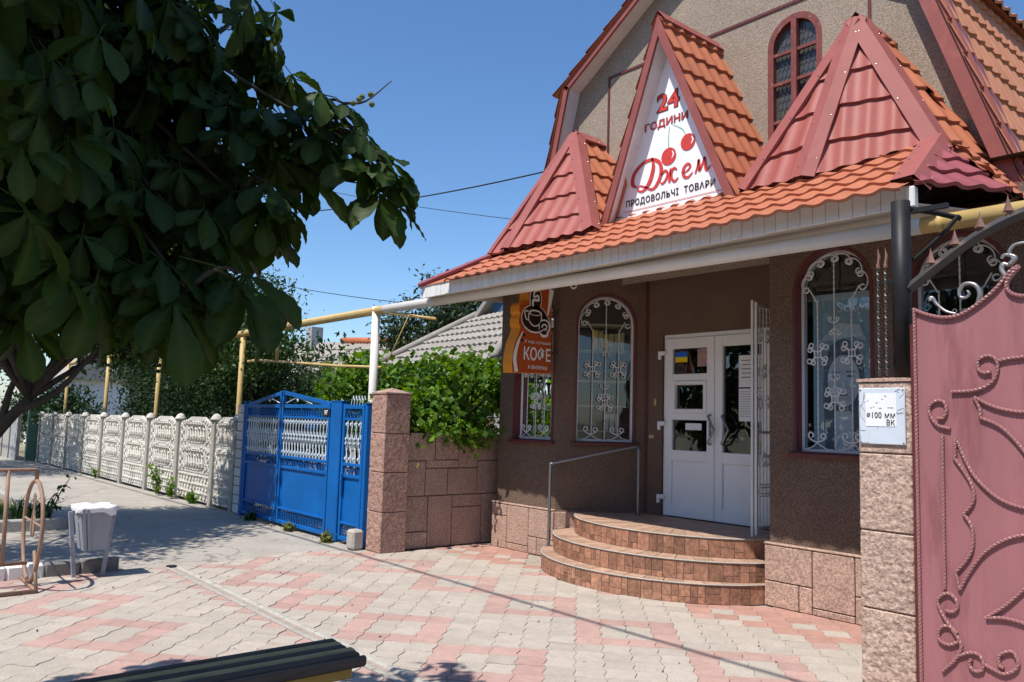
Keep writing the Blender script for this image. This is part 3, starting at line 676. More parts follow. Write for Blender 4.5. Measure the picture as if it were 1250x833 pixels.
def inside(name, mat, a0, a1, z0, z1, q0, q1, P, u, n, par):
    mb = MB(); mb.obox(P(a0, z0, q0), u*(a1-a0), -n*(q1-q0), V(0,0,z1-z0), .004); return mb.build(name, mat, par)
for z in (1.45, 1.75, 2.05, 2.42, 2.74): inside('shelf', 'shelf', -.3, .28, z, z+.018, .25, .55, pw2, u2, n2, win2)
for a in np.arange(-.12, .22, .065): inside('packet', 'yellow_ink' if random.random() < .7 else 'brass', a, a+.055, 2.44, 2.44+random.uniform(.18,.25), .28, .4, pw2, u2, n2, win2)
for a in (.07, .13, .19): 
    mb = MB(); c = pw2(a, 1.47, .34); mb.lathe([(.02,0),(.028,.2),(.0,.2)], tuple(c), 8); mb.build('paper_cups', 'cup', win2)
# ---- interior room (dark)
mb = MB(); x0, x1, y0, y1, z0, z1 = -7.9, -1.8, 6.75, 9.6, .5, 3.7
mb.add([(x0,y1,z0),(x1,y1,z0),(x1,y1,z1),(x0,y1,z1),(x0,y0,z0),(x1,y0,z0),(x1,y0,z1),(x0,y0,z1)], [(0,1,2,3),(4,5,1,0),(7,6,2,3),(4,0,3,7),(5,1,2,6)]); mb.build('interior_room', 'interior', shop)
# ---- double door
door = None
dY = 7.40
def dbox(mb, x0, x1, z0, z1, y0=dY-.035, y1=dY+.035, c=.006): mb.box(x0, x1, y0, y1, z0, z1, c); return mb
mb = MB(); dbox(mb, DX0, DX0+.055, DZ0, DZ1, dY-.02, dY+.05); dbox(mb, DX1-.055, DX1, DZ0, DZ1, dY-.02, dY+.05); dbox(mb, DX0, DX1, DZ1-.055, DZ1, dY-.019, dY+.051)
door = mb.build('door_frame', 'white_pvc', shop)
MX = -5.31
def leafdoor(x0, x1, lab):
    mb = MB(); a = .1
    dbox(mb, x0, x0+a, DZ0+.01, DZ1-.05); dbox(mb, x1-a, x1, DZ0+.01, DZ1-.05)
    dbox(mb, x0+a-.002, x1-a+.002, DZ0+.01, DZ0+.14, dY-.034, dY+.034); dbox(mb, x0+a-.002, x1-a+.002, DZ1-.17, DZ1-.05, dY-.034, dY+.034); dbox(mb, x0+a-.002, x1-a+.002, 1.16, 1.28, dY-.034, dY+.034)
    return mb.build('door', 'white_pvc', shop, label=lab)
dl = leafdoor(DX0+.03, MX-.003, 'left door leaf with three panes'); drr = leafdoor(MX+.003, DX1-.03, 'right door leaf with one tall pane')
for x0, x1, par in ((DX0+.13, MX-.1, dl), (MX+.1, DX1-.13, drr)):
    mb = MB(); mb.box(x0, x1, dY-.012, dY+.012, DZ0+.14, 1.16); mb.build('panel', 'white_pvc', par)
for z_ in (1.62, 2.06): mb = MB(); dbox(mb, DX0+.128, MX-.098, z_, z_+.08, dY-.033, dY+.033); mb.build('rail', 'white_pvc', dl)
mb = MB(); x0, x1 = DX0+.13, MX-.1
for b in ((x0, x0+.045, 1.70, 2.06), (x1-.045, x1, 1.70, 2.06)): dbox(mb, *b, dY-.048, dY+.02)
for b in ((x0+.044, x1-.044, 1.70, 1.745), (x0+.044, x1-.044, 2.015, 2.06)): dbox(mb, *b, dY-.047, dY+.02)
mb.build('vent_sash', 'white_pvc', dl)
for z0, z1 in ((1.28,1.62),(1.70,2.06),(2.14,DZ1-.17)):
    mb = MB(); mb.box(DX0+.13, MX-.1, dY, dY+.004, z0, z1); mb.build('pane', 'door_glass', dl)
mb = MB(); mb.box(MX+.1, DX1-.13, dY, dY+.004, 1.28, DZ1-.17); mb.build('pane', 'door_glass', drr)
mb = MB(); mb.box(-5.75, -5.55, dY+.1, dY+.12, .6, 2.5); mb.build('curtain', 'curtain', dl)
for z in (.72, 1.55, 2.36):
    mb = MB(); mb.box(DX0-.045, DX0+.05, dY-.075, dY-.03, z, z+.05, .008); mb.box(DX0-.05, DX0-.015, dY-.08, dY-.03, z-.05, z+.05, .008); mb.build('hinge', 'white_pvc', dl)
def handle(x, sg, par):
    mb = MB(); z = 1.52
    mb.tube([(x, dY-.03, z+.16), (x, dY-.085, z+.15), (x+sg*.09, dY-.095, z), (x, dY-.085, z-.15), (x, dY-.03, z-.16)], .014, 7); mb.build('handle', 'steel', par)
handle(MX-.05, 1, dl); handle(MX+.13, 1, drr)
mb = MB(); mb.box(MX-.065, MX-.04, dY-.05, dY-.03, 1.45, 1.6, .004); mb.build('lock_plate', 'steel', dl)
yy = dY - .003
def dq(name, mat, x0, x1, z0, z1, par, y=yy):
    mb = MB(); mb.box(x0, x1, y-.0015, y, z0, z1); return mb.build(name, mat, par)
dq('sticker', 'blue_ink', -5.87, -5.70, 2.335, 2.395, dl); dq('sticker', 'yellow_ink', -5.87, -5.70, 2.275, 2.335, dl)
dq('sticker', 'poster_mix', -5.56, -5.415, 2.22, 2.42, dl); dq('sticker', 'paper', -5.72, -5.50, 1.51, 1.585, dl)
dq('notice', 'paper', -5.02, -4.75, 1.98, 2.32, drr); dq('notice', 'paper', -5.02, -4.75, 1.62, 1.965, drr)
mb = MB()
for k in range(5): mb.box(-4.99+.01*(k % 2), -4.78-.015*(k % 3), yy-.0032, yy-.002, 2.26-.045*k, 2.269-.045*k)
for k in range(11): mb.box(-5.0, -4.78-.01*(k % 3), yy-.0032, yy-.002, 1.93-.026*k, 1.934-.026*k)
mb.build('notice_lines', 'concrete_dk', drr, kind='stuff')
mb = MB(); mb.box(-6.13, -6.10, 7.335, 7.35, 1.78, 1.86, .004); mb.build('bell_push', 'brass', shop)
mb = MB(); mb.box(-6.2, -6.13, 7.335, 7.35, 1.40, 1.44, .004); mb.build('switch_box', 'brass', shop)
# ---- folded-back security grille
gx = -4.42; mb = MB()
for y in (6.80, 7.27): mb.box(gx-.012, gx+.012, y-.012, y+.012, .545, 2.77)
for z in (.60, 1.5, 2.72): mb.box(gx-.010, gx+.010, 6.80, 7.27, z, z+.025)
gr = mb.build('security_grille', 'white_iron', shop)
mb = MB(); mb.box(gx-.045, gx-.022, 6.775, 6.80, .53, 2.79); mb.build('bar', 'white_iron', gr)
for i in range(7):
    y = 6.86 + i*.058; mb = MB(); mb.tube(resample([V(gx, y, .62), V(gx, y, 2.72)], .04), .008, 4, twist=30); mb.build('bar', 'white_iron', gr)
    for z in (.95, 1.25, 1.8, 2.1, 2.45):
        inst('scroll', scr_me, parent=gr, mtx=Matrix.Translation((gx-.012, y, z)) @ Matrix.Rotation(PI/2, 4, 'Z') @ Matrix.Rotation(PI/2, 4, 'X') @ Matrix.Rotation(random.choice((0, PI)), 4, 'Z') @ Matrix.Scale(.12, 4))
# ================================================================== ROOFS
def nrm3(a, b, c): return (Vector(b)-Vector(a)).cross(Vector(c)-Vector(a)).normalized()
def tile_slope(pts, mat, period=.19, row=.36, amp=.013, step=.028, lift=.008, out=None, mats_row=None, v_off=0.0, parent=shop):
    pts = [Vector(p) for p in pts]
    n = nrm3(*pts[:3])
    if (out is not None and n.dot(Vector(out)) < 0) or (out is None and n.z < 0): n = -n
    u = Vector((0,0,1)).cross(n).normalized(); v = n.cross(u).normalized()
    o = min(pts, key=lambda p: p.dot(v))
    uv = [((p-o).dot(u), (p-o).dot(v)) for p in pts]
    mb = MB(); mb.add(pts, [tuple(range(len(pts)))]); deck = mb.build('roof_slope', mat, parent)
    u0, u1_, v0, v1_ = min(a for a, b in uv), max(a for a, b in uv), 0, max(b for a, b in uv)
    cen = sum(pts, Vector())/len(pts)
    nu = max(2, int((u1_-u0)/(period/8))); k = 0; vv = v0 - v_off
    while vv < v1_:
        ve = vv + row; bm = bmesh.new(); prev = None
        prof = [(0.0, -.004), (0.0, 1.0), (.12, .93), (.5, .5), (1.0, 0.0)]
        rows_ = []
        for (t, h) in prof:
            line = []
            for i in range(nu+1):
                a = u0 + (u1_-u0)*i/nu
                ph = (a/period) % 1.0
                wv = (0.5 - 0.5*math.cos(2*PI*ph)) ** 1.5
                line.append(bm.verts.new(o + u*a + v*(vv + row*t - .012*wv*(1 if t == 0 else 0)) + n*(lift + amp*wv*2 + step*h)))
            rows_.append(line)
        for a, b in zip(rows_[:-1], rows_[1:]):
            for i in range(nu): bm.faces.new((a[i], a[i+1], b[i+1], b[i]))
        for i in range(len(pts)):
            a, b = pts[i], pts[(i+1) % len(pts)]
            e = (b-a).normalized(); inn = n.cross(e)
            if inn.dot(cen-a) < 0: inn = -inn
            if abs(e.dot(v)) < .05 and inn.dot(v) > 0 and abs((a-o).dot(v)) < .02: continue
            bmesh.ops.bisect_plane(bm, geom=bm.verts[:]+bm.edges[:]+bm.faces[:], dist=1e-5, plane_co=a, plane_no=inn, clear_inner=True)
        if len(bm.faces):
            me = bpy.data.meshes.new('tile_course'); bm.to_mesh(me)
            mm = mats_row[k % len(mats_row)] if mats_row else mat
            me.materials.append(MT[mm]); me.polygons.foreach_set('use_smooth', [True]*len(me.polygons))
            me.set_sharp_from_angle(angle=R(40)); link(bpy.data.objects.new('tile_course', me), deck)
        bm.free(); vv = ve; k += 1
    return deck
def cap(p, q, c1, c2, wdt=.1, lift=.068, name='ridge_cap', mat='cap', ext=0.0, parent=shop):
    p, q, c1, c2 = map(Vector, (p, q, c1, c2)); e = (q-p).normalized(); p = p - e*ext; q = q + e*ext
    ds = []
    for c in (c1, c2):
        d = (c-p) - e*(c-p).dot(e); ds.append(d.normalized())
    up = -(ds[0]+ds[1]); up = up.normalized() if up.length > 1e-4 else Vector((0,0,1))
    mid = up*(lift+.012)
    ns = []
    for d in ds:
        nn = e.cross(d).normalized()
        if nn.dot(up) < 0: nn = -nn
        ns.append(nn)
    mb = MB()
    prof = [ds[0]*wdt + ns[0]*(lift-.035), ds[0]*wdt + ns[0]*lift, mid, ds[1]*wdt + ns[1]*lift, ds[1]*wdt + ns[1]*(lift-.035)]
    mb.add([p + x for x in prof] + [q + x for x in prof], [(i, i+1, i+6, i+5) for i in range(4)])
    o = mb.build(name, mat, parent); LN = (q-p).length; k = .15
    while k < LN - .1:
        for i_, d in enumerate(ds):
            c = p + e*(k + .07*i_) + d*wdt*.72 + ns[i_]*(lift+.001)
            m = MB(); rq = ns[i_].to_track_quat('Z','Y').to_matrix(); m.lathe([(.007,0),(.007,.003),(.004,.006)], (0,0,0), 5); m.v = [tuple(rq @ Vector(v) + c) for v in m.v]; m.build('screw', 'steel', o)
        k += .42
    return o
EYL, EYR = 5.25, 5.25
EL, ER = V(-7.98, 5.25, 3.105), V(-2.27, 5.25, 3.155)
# left turret
LA, LE = V(-6.85, 6.68, 5.02), V(-6.85, 7.1, 5.02)
Lfl, Lfr, Lsl = V(-6.99, 5.77, 3.47), V(-5.78, 5.89, 3.53), V(-7.30, 5.80, 3.46)
Lbk = V(-7.75, 7.1, 3.55)
tile_slope([LA, Lfl, Lfr], 'red_tile', out=(0,-1,.5))
tile_slope([LA, Lsl, Lfl], 'red_tile', out=(-.6,-1,.5))
tile_slope([LA, Lbk, Lsl], 'red_tile', out=(-1,0,.5)); tile_slope([LA, LE, Lbk], 'red_tile', out=(-1,0,.5))
Lrb = V(-5.78, 7.1, 3.53)
tile_slope([LA, Lfr, Lrb, LE], 'orange_tile', out=(1,0,.5))
cap(LA, Lfl, Lfr, Lsl, wdt=.08); cap(LA, Lfr, Lfl, Lrb, wdt=.08); cap(LA, Lsl, Lfl, Lbk, wdt=.05); cap(LE, LA, Lfr, Lbk, ext=.04)
# right turret
RA, RE = V(-3.26, 6.57, 5.10), V(-3.26, 7.1, 5.10)
Rfl, Rfr, Rll = V(-3.47, 6.06, 3.62), V(-2.57, 6.39, 3.80), V(-4.12, 6.16, 3.67)
Rbk = V(-4.25, 7.1, 3.75); RW = V(-2.22, 7.1, 3.45)
tile_slope([RA, Rfl, Rfr], 'red_tile', out=(0,-1,.5), row=.34)
tile_slope([RA, Rll, Rfl], 'red_tile', out=(-.6,-1,.5), row=.34)
tile_slope([RA, RE, Rbk, ], 'red_tile', out=(-1,0,.5)); tile_slope([RA, Rbk, Rll], 'red_tile', out=(-1,0,.5))
tile_slope([RA, Rfr, RW], 'orange_tile', out=(1,-.3,.5)); tile_slope([RA, RW, RE], 'orange_tile', out=(1,0,.5))
cap(RA, Rfl, Rfr, Rll, wdt=.085); cap(RA, Rfr, Rfl, RW, wdt=.09); cap(RA, Rll, Rfl, Rbk, wdt=.07); cap(RE, RA, Rfr, Rbk, ext=.05)
# canopy skirt
sl = (3.60-3.13)/(6.1-5.25)
def skz(y, x): 
    t = (x-EL.x)/(ER.x-EL.x); return (EL.z*(1-t)+ER.z*t) + .553*(y-5.25)
SKL, SKR = V(-7.30, 6.45, skz(6.45, -7.3)), V(-2.50, 6.45, skz(6.45, -2.5))
tile_slope([EL, ER, Rfr + V(.06,.0,-.02), V(-2.9, 6.45, skz(6.45, -2.9)), V(-7.2, 6.45, skz(6.45,-7.2)), Lsl + V(0,.02,-.02)], 'orange_tile', row=.26, amp=.012, step=.022, v_off=.05, lift=.008)
ECR = V(-1.92, 5.88, 3.16)
tile_slope([ER, ECR, Rfr], 'mar_shade_tile', out=(1,-.5,.5), row=.28, lift=.012, v_off=.03)
tile_slope([ECR, RW + V(.3,0,-.35), RW, Rfr], 'orange_tile', out=(1,0,.5), row=.28, lift=.012)
tile_slope([EL, Lsl, V(-8.05,7.1,3.2)], 'red_tile', out=(-1,0,.5), row=.28, lift=.012); tile_slope([Lsl, Lbk, V(-8.05,7.1,3.2)], 'red_tile', out=(-1,0,.5), row=.28, lift=.012)
cap(ER + V(-.0,.0,.0), Rfr + V(.03,0,0), Rfl, RW, wdt=.11, lift=.06, name='hip_cap'); cap(EL, Lsl, Lfr, Lbk, wdt=.07, lift=.04, name='hip_cap', mat='mar_shade_tile')
# triangular sign dormer
DA, DL, DR = V(-5.11, 6.10, 5.68), V(-5.86, 6.10, 3.58), V(-4.21, 6.10, 3.64)
bk = V(0, 1.0, 0)
tile_slope([DA, DR, DR+bk, DA+bk], 'orange_tile', out=(1,0,.5), row=.30)
tile_slope([DA, DA+bk, DL+bk, DL], 'orange_tile', out=(-1,0,.5), row=.30)
cap(DA + V(0,.0,0), DA+bk, DR, DL, wdt=.08, name='ridge_cap')
def band(a, b, wv, thick, y0, mat, name):
    m = MB(); m.prism([a, b, b+wv, a+wv], (0, thick, 0)); return m.build(name, mat, shop)
eL = (DL-DA).normalized(); eR = (DR-DA).normalized()
nL = V(eL.z, 0, -eL.x); nL = nL if nL.x < 0 else -nL; nR = V(eR.z, 0, -eR.x); nR = nR if nR.x > 0 else -nR
# front barge boards (mitred) and outer returns
m = MB(); inner = lambda p, nn: p - nn*.115
apx_in = DA + V(.005, 0, -.19)
m.prism([DA + V(0,-.0,.03), DL + nL*.012, DL - nL*.065, apx_in + V(0,0,.0)], (0, .03, 0)); m.build('barge_board', 'trim', shop)
m = MB(); m.prism([DA + V(0,-.001,.03), apx_in + V(0,-.001,0), DR - nR*.07 + V(0,-.001,0), DR + nR*.015 + V(0,-.001,0)], (0, .03, 0)); m.build('barge_board', 'trim', shop)
# white soffit lining and recessed panel
PA, PL, PR = V(-5.13, 6.31, 5.42), V(-5.86, 6.31, 3.66), V(-4.28, 6.31, 3.70)
m = MB(); m.add([apx_in + V(0,.03,0), DL - nL*.065 + V(0,.03,0), PL, PA + V(0,0,-.03)], [(0,1,2,3)]); m.build('soffit_lining', 'fascia', shop)
m = MB(); m.add([apx_in + V(0,.03,0), DR - nR*.07 + V(0,.03,0), PR, PA + V(0,0,-.03)], [(0,1,2,3)]); m.build('soffit_lining', 'fascia', shop)
m = MB(); m.prism([V(-5.95, 6.30, 3.58), V(-4.2, 6.30, 3.62), V(-4.33, 6.30, 3.745), V(-5.82, 6.30, 3.735)], (0, -.02, 0)); m.build('sign_ledge', 'peel_white', shop)
# fascia boards, soffit, eaves end
fb = MB(); fb.prism([EL + V(.03,.03,-.005), ER + V(-.02,.03,-.005), ER + V(-.02,.03,-.125), EL + V(.03,.03,-.135)], (0, .02, 0)); fas = fb.build('fascia', 'soffit', shop)
x = EL.x + .02
while x < ER.x - .03:
    wd = .098; t = (x-EL.x)/(ER.x-EL.x); zt = EL.z*(1-t)+ER.z*t
    m = MB(); dz = random.uniform(-.003, .003)
    m.box(x+.0015, x+wd-.0015, 5.262+random.uniform(-.002,.002), 5.28, zt-.14+dz, zt+.004, .003); m.build('fascia_board', 'fascia', fas); x += wd
m = MB(); m.box(ER.x-.03, ER.x+.03, 5.24, 5.3, ER.z-.15, ER.z-.01, .008); m.build('fascia_end', 'fascia', fas)
m = MB(); m.prism([EL + V(.03,.05,-.13), ER + V(0,.05,-.12), V(-2.06, 5.85, 3.05), V(-1.98, 6.52, 3.3), V(-4.1, 6.52, 3.36), V(-4.1,7.35,3.45), V(-6.24,7.35,3.45), V(-6.9, 6.52, 3.33), V(-8.0, 6.52, 3.33), V(-8.02, 5.6, 3.02)], (0,0,.012)); m.build('soffit', 'soffit', shop)
m = MB(); m.prism([EL + V(.0,.05,-.13), EL+V(0,.05,-.01), V(-8.05, 6.9, 3.22), V(-8.02, 6.9, 3.10)], (.02,0,0)); m.build('end_board', 'fascia', fas)
# ---- gable wall + mansard roof
gy = 7.1; GL = [(-7.18+7.6, 5.80)]
KL, KR, AP = V(-7.28, 6.86, 5.84), V(-2.93, 6.86, 5.84), V(-5.1, 6.86, 7.24)
BL, BR = V(-7.72, 6.86, 4.1), V(-1.95, 6.86, 3.0)
gw = arch_loop(-4.18+8.0, 4.25, .60, 5.73)
outl = [(-7.62+8, 3.2), (-2.02+8, 3.2), (-2.02+8, 3.3), (KR.x-.06+8, 5.80), (AP.x+8, 7.18), (KL.x+.06+8, 5.80), (-7.62+8, 4.3)]
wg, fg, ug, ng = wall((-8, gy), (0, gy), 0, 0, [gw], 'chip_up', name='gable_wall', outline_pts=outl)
m = MB()
for (a0, a1, z0, z1) in ((-6.72, -6.69, 4.2, 5.83), (-6.72, -3.4, 5.83, 5.86), (-3.42, -3.39, 4.2, 5.83)): m.box(a0, a1, gy-.012, gy+.01, z0, z1)
m.build('render_joint', 'maroon', wg)
# upper arched window
P = lambda a, z, q=0: fg(-4.18+8+a, z, q)
out_, inn_ = arch_loop(0, 4.25, .60, 5.73), arch_loop(0, 4.31, .47, 5.665); mcount = len(out_)
mb = MB(); mb.add([P(a,z,.0) for a,z in out_]+[P(a,z,.0) for a,z in inn_]+[P(a,z,.07) for a,z in inn_], [(i,(i+1)%mcount,(i+1)%mcount+mcount,i+mcount) for i in range(mcount)]+[(i+mcount,(i+1)%mcount+mcount,(i+1)%mcount+2*mcount,i+2*mcount) for i in range(mcount)])
uw = mb.build('window', 'maroon_peel', shop, label='upper arched window with peeling frame and leaded panes')
mb = MB(); mb.obox(P(-.03, 4.3, -.015), ug*.06, -ng*.06, V(0,0,1.38), .004); mb.build('mullion', 'maroon_peel', uw)
for z in (4.62, 5.02, 5.33):
    mb = MB(); mb.obox(P(-.24, z, .0), ug*.48, -ng*.03, V(0,0,.035), .003); mb.build('glazing_bar', 'maroon_peel', uw)
mb = MB(); mb.add([P(a,z,.06) for a,z in inn_], [tuple(t) for t in tessellate_polygon([[Vector((a,z,0)) for a,z in inn_]])]); mb.build('pane', 'stained', uw)
mb = MB(); hx = .048
for i in range(-5, 6):
    for j in range(17):
        cx, cz = i*hx*1.0 + (hx/2 if j % 2 else 0), 4.33 + j*.083
        if abs(cx) > .21 or cz + .06 > 5.66 - max(0, abs(cx)-.05)*.8: continue
        pts = [P(cx + hx*.5*math.cos(R(60*k+30)), cz + .05*math.sin(R(60*k+30)), .055) for k in range(6)]
        mb.tube(pts, .003, 3, closed=True)
mb.build('lead_cames', 'lead', uw, kind='stuff')
# mansard slopes
dp = V(0, 6.2, 0)
o_ = V(0,-.03,0)
tile_slope([KR+o_, BR+o_, BR+dp, KR+dp], 'worn_tile', out=(1,0,.4), row=.35, amp=.014)
tile_slope([KL+o_, KL+dp, BL+dp, BL+o_], 'worn_tile', out=(-1,0,.4), row=.35, amp=.014)
KRo, KLo = KR + V(.16,0,-.10), KL + V(-.16,0,-.10)
tile_slope([AP+o_, KRo+o_, KRo+dp, AP+dp], 'worn_tile', out=(.5,0,1), row=.35, amp=.014); tile_slope([AP+o_, AP+dp, KLo+dp, KLo+o_], 'worn_tile', out=(-.5,0,1), row=.35, amp=.014)
def rake(a, b, wd, name='rake_board'):
    e = (b-a).normalized(); nn = V(e.z, 0, -e.x)
    cen_ = V(-5.1, 6.86, 4.5)
    if nn.dot(a-cen_) < 0: nn = -nn
    m = MB(); m.prism([a + nn*.05 - e*.0, b + nn*.05, b - nn*wd, a - nn*wd], (0, .03, 0)); m.build(name, 'trim', shop)
    m = MB(); m.prism([a + nn*.04 + V(0,.03,0), b + nn*.04 + V(0,.03,0), b + nn*.028 + V(0,.03,0), a + nn*.028 + V(0,.03,0)], (0, .22, 0)); m.build('rake_flashing', 'trim', shop)
    m = MB(); m.prism([a - nn*(wd*.55) + V(0,.03,0), b - nn*(wd*.55) + V(0,.03,0), b - nn*(wd*.55+.012) + V(0,.03,0), a - nn*(wd*.55+.012) + V(0,.03,0)], (0, .215, 0)); m.build('rake_soffit', 'fascia', shop)
rake(AP, KL, .085); rake(KL, BL, .085); rake(AP + V(0,-.002,0), KR + V(0,-.002,0), .085); rake(KR, BR, .13)
# ================================================================== SHOP SIGN in the dormer
sg_ = thing('shop_sign_panel', 'white triangular shop sign with red script lettering and cherries in the roof dormer', 'shop sign', (-5.1, 6.31, 3.7))
m = MB(); m.prism([PA, PL, PR], (0, .012, 0)); m.build('panel', 'panel_white', sg_)
so_ = V(-5.07, 6.306, 3.70); sx, sz = V(1,0,.008), V(0,0,1)
def sgn(name, mat, vfs, dz=.002):
    m = MB()
    for vf, ox, oz in vfs: place2d(m, vf, so_ + V(ox, 0, oz + .008*ox), sx, sz, dz)
    return m.build(name, mat, sg_)
def fit_text(s, width, height, bold=0.0, shear=0.0, spacing=1.0):
    vs, fs = text2d(s, 1.0, bold, shear, 'CENTER', spacing)
    xs = [v[0] for v in vs]; ys = [v[1] for v in vs]; kx = width/(max(xs)-min(xs)); ky = height/(max(ys)-min(ys)); cx = (max(xs)+min(xs))/2
    return [((v[0]-cx)*kx, (v[1]-min(ys))*ky, 0) for v in vs], fs
sgn('lettering', 'black_ink', [(fit_text('ПРОДОВОЛЬЧІ  ТОВАРИ', 1.13, .088, .022, 0, 1.12), -.045, .135)])
sgn('lettering', 'black_ink', [(fit_text('24', .30, .20, .045), -.06, 1.067)], .0015); sgn('lettering', 'black_ink', [(fit_text('ГОДИНИ', .56, .10, .03, 0, 1.0), -.085, .893)], .0015)
sgn('lettering', 'red_ink', [(fit_text('24', .28, .185, .02), -.06, 1.075)], .003); sgn('lettering', 'red_ink', [(fit_text('ГОДИНИ', .545, .086, .012, 0, 1.0), -.085, .90)], .003)
m = MB(); m.box(-5.72, -4.42, 6.3035, 6.3055, 3.795, 3.80); m.build('red_line', 'red_ink', sg_)
# script "Джем"
def rb(pts, ws, ox, oz, s=1.0): return (ribbon2d([(a*s, b*s) for a, b in pts], [q*s for q in ws], 6), ox, oz)
scp = [rb([(.20,.40),(.22,.28),(.17,.12),(.08,.03),(.0,.05),(.02,.10),(.10,.07),(.20,.02),(.27,.06),(.33,.18),(.31,.31),(.2,.38),(.06,.36),(-.06,.26),(-.08,.14),(-.02,.09)], [.022,.05,.055,.03,.02,.015,.02,.03,.04,.05,.045,.035,.04,.05,.05,.02], -.46, .27),
       rb([(0,.12),(.05,.165),(.09,.13),(.07,.06),(.02,.02),(-.01,.045)], [.018,.03,.032,.03,.025,.012], -.13, .30),
       rb([(0,.165),(-.015,.08),(-.02,.0)], [.02,.038,.03], .005, .31), rb([(.1,.14),(.06,.165),(.025,.13),(.03,.05),(.07,.01),(.12,.045)], [.018,.03,.032,.03,.03,.012], -.01, .30),
       rb([(0,.06),(.07,.09),(.095,.13),(.06,.16),(.015,.13),(.0,.07),(.02,.02),(.07,.005),(.13,.05)], [.014,.02,.028,.028,.035,.04,.036,.026,.012], .17, .31),
       rb([(0,.01),(.03,.09),(.045,.16),(.05,.06),(.06,.04),(.1,.12),(.12,.165),(.13,.06),(.15,.02),(.2,.06)], [.022,.022,.03,.038,.028,.022,.03,.038,.03,.012], .33, .32)]
scp = [((vf[0], vf[1]), ox*.93 - .02, oz - .01) for vf, ox, oz in scp]
scp = [(([(v[0]*.93, v[1]*.88, 0) for v in vf[0]], vf[1]), ox, oz) for vf, ox, oz in scp]
sgn('script_lettering', 'red_ink', scp, .003)
for i, (cx, cz, r) in enumerate(((-.045, .575, .095), (.195, .665, .09))):
    sgn('cherry', 'red_ink', [(disc2d(0, 0, r, r*.95, 22), cx, cz)], .002)
    sgn('cherry_highlight', 'panel_white', [(ribbon2d([(.04,-.03),(.062,.01),(.045,.05)], [.006,.018,.006]), cx, cz)], .0035)
sgn('cherry_stem', 'green_ink', [(ribbon2d([(-.045,.66),(-.05,.76),(-.04,.89)], [.01,.007,.006]), 0, 0), (ribbon2d([(.17,.74),(.12,.82),(.0,.9)], [.01,.007,.006]), 0, 0)], .0018)
# ================================================================== STEPS
stp = thing('entrance_steps', 'curved entrance steps clad in brown tiles below the white door', 'steps', (-5.5, 6.2, 0))
STEPS = [((-5.5, 6.77), 1.42, 1.14, 0, .175), ((-5.5, 6.87), 1.40, 1.05, .175, .35), ((-5.5, 7.02), 1.28, .92, .35, .53)]
def ell(c, a, b, t): return V(c[0] + a*math.cos(t), c[1] + b*math.sin(t), 0)
for si, (c, a, b, z0, z1) in enumerate(STEPS):
    ts = np.linspace(PI, 2*PI, 49)
    loop = [ell(c, a-.012, b-.012, t) for t in ts] + [V(c[0]+a-.012, 7.34, 0), V(c[0]-a+.012, 7.34, 0)]
    mb = MB(); mb.prism([p + V(0,0,max(z0-.01, 0)) for p in loop], (0,0,z1-z0-.012 + (.01 if z0 else 0))); st = mb.build('step', 'grout', stp)
    # nosing
    mb = MB(); mb.tube([ell(c, a, b, t) + V(0,0,z1-.004) for t in np.linspace(PI*1.0, 2*PI, 60)], .0075, 5); mb.build('nosing', 'concrete', st)
    # riser tiles
    fine = np.linspace(PI*1.02, PI*1.99, 500); pts = [ell(c, a-.012, b-.012, t) for t in fine]
    acc = [0.0]
    for p, q in zip(pts[:-1], pts[1:]): acc.append(acc[-1] + (q-p).length)
    s = 0.0
    def at(s_): 
        t = np.interp(s_, acc, fine); return ell(c, a-.012, b-.012, t)
    H = z1 - z0 - .012
    while s < acc[-1] - .12:
        wd = random.choice((.062, .085, .105, .13)); p, q = at(s+.0025), at(s+wd-.0025); e = q-p; n_ = V(e.y, -e.x, 0).normalized()
        lay = random.random()
        if lay < .45: cells = [(0, .34), (.34, 1)]
        elif lay < .6: cells = [(0, .55), (.55, 1)]
        else: cells = [(0, 1)]
        for (k0, k1) in cells:
            if wd > .1 and k0 == 0 and k1 < .5:
                for hh in ((0, .45), (.47, 1)):
                    m = MB(); m.obox(p + e*hh[0] + V(0,0,z0+.003+H*k0), e*(hh[1]-hh[0]), n_*.009, V(0,0,H*(k1-k0)-.005)); m.build('tile', 'step_tile', st)
            else:
                m = MB(); m.obox(p + V(0,0,z0+.003+H*k0), e, n_*.009, V(0,0,H*(k1-k0)-.005)); m.build('tile', 'step_tile', st)
        s += wd
    # tread tiles
    ni = 22
    a2, b2 = (a-.30, b-.30) if si < 2 else (.45, .30)
    for k in range(ni):
        t0, t1 = PI*(1.0 + k/ni), PI*(1.0 + (k+1)/ni); g_ = .0035
        quad = [ell(c, a-.006, b-.006, t0+g_), ell(c, a-.006, b-.006, (t0+t1)/2), ell(c, a-.006, b-.006, t1-g_), ell(c, a2, b2, t1-g_), ell(c, a2, b2, t0+g_)]
        m = MB(); m.prism([p + V(0,0,z1-.012) for p in quad], (0,0,.011)); m.build('tread_tile', 'step_top', st)
    if si == 2:
        for ix in range(6):
            for iy in range(2):
                m = MB(); x0, y0 = -6.4+ix*.38, 6.72+iy*.31
                m.box(x0+.003, x0+.377, y0+.003, y0+.307, z1-.012, z1+.002); m.build('tread_tile', 'step_top', st)
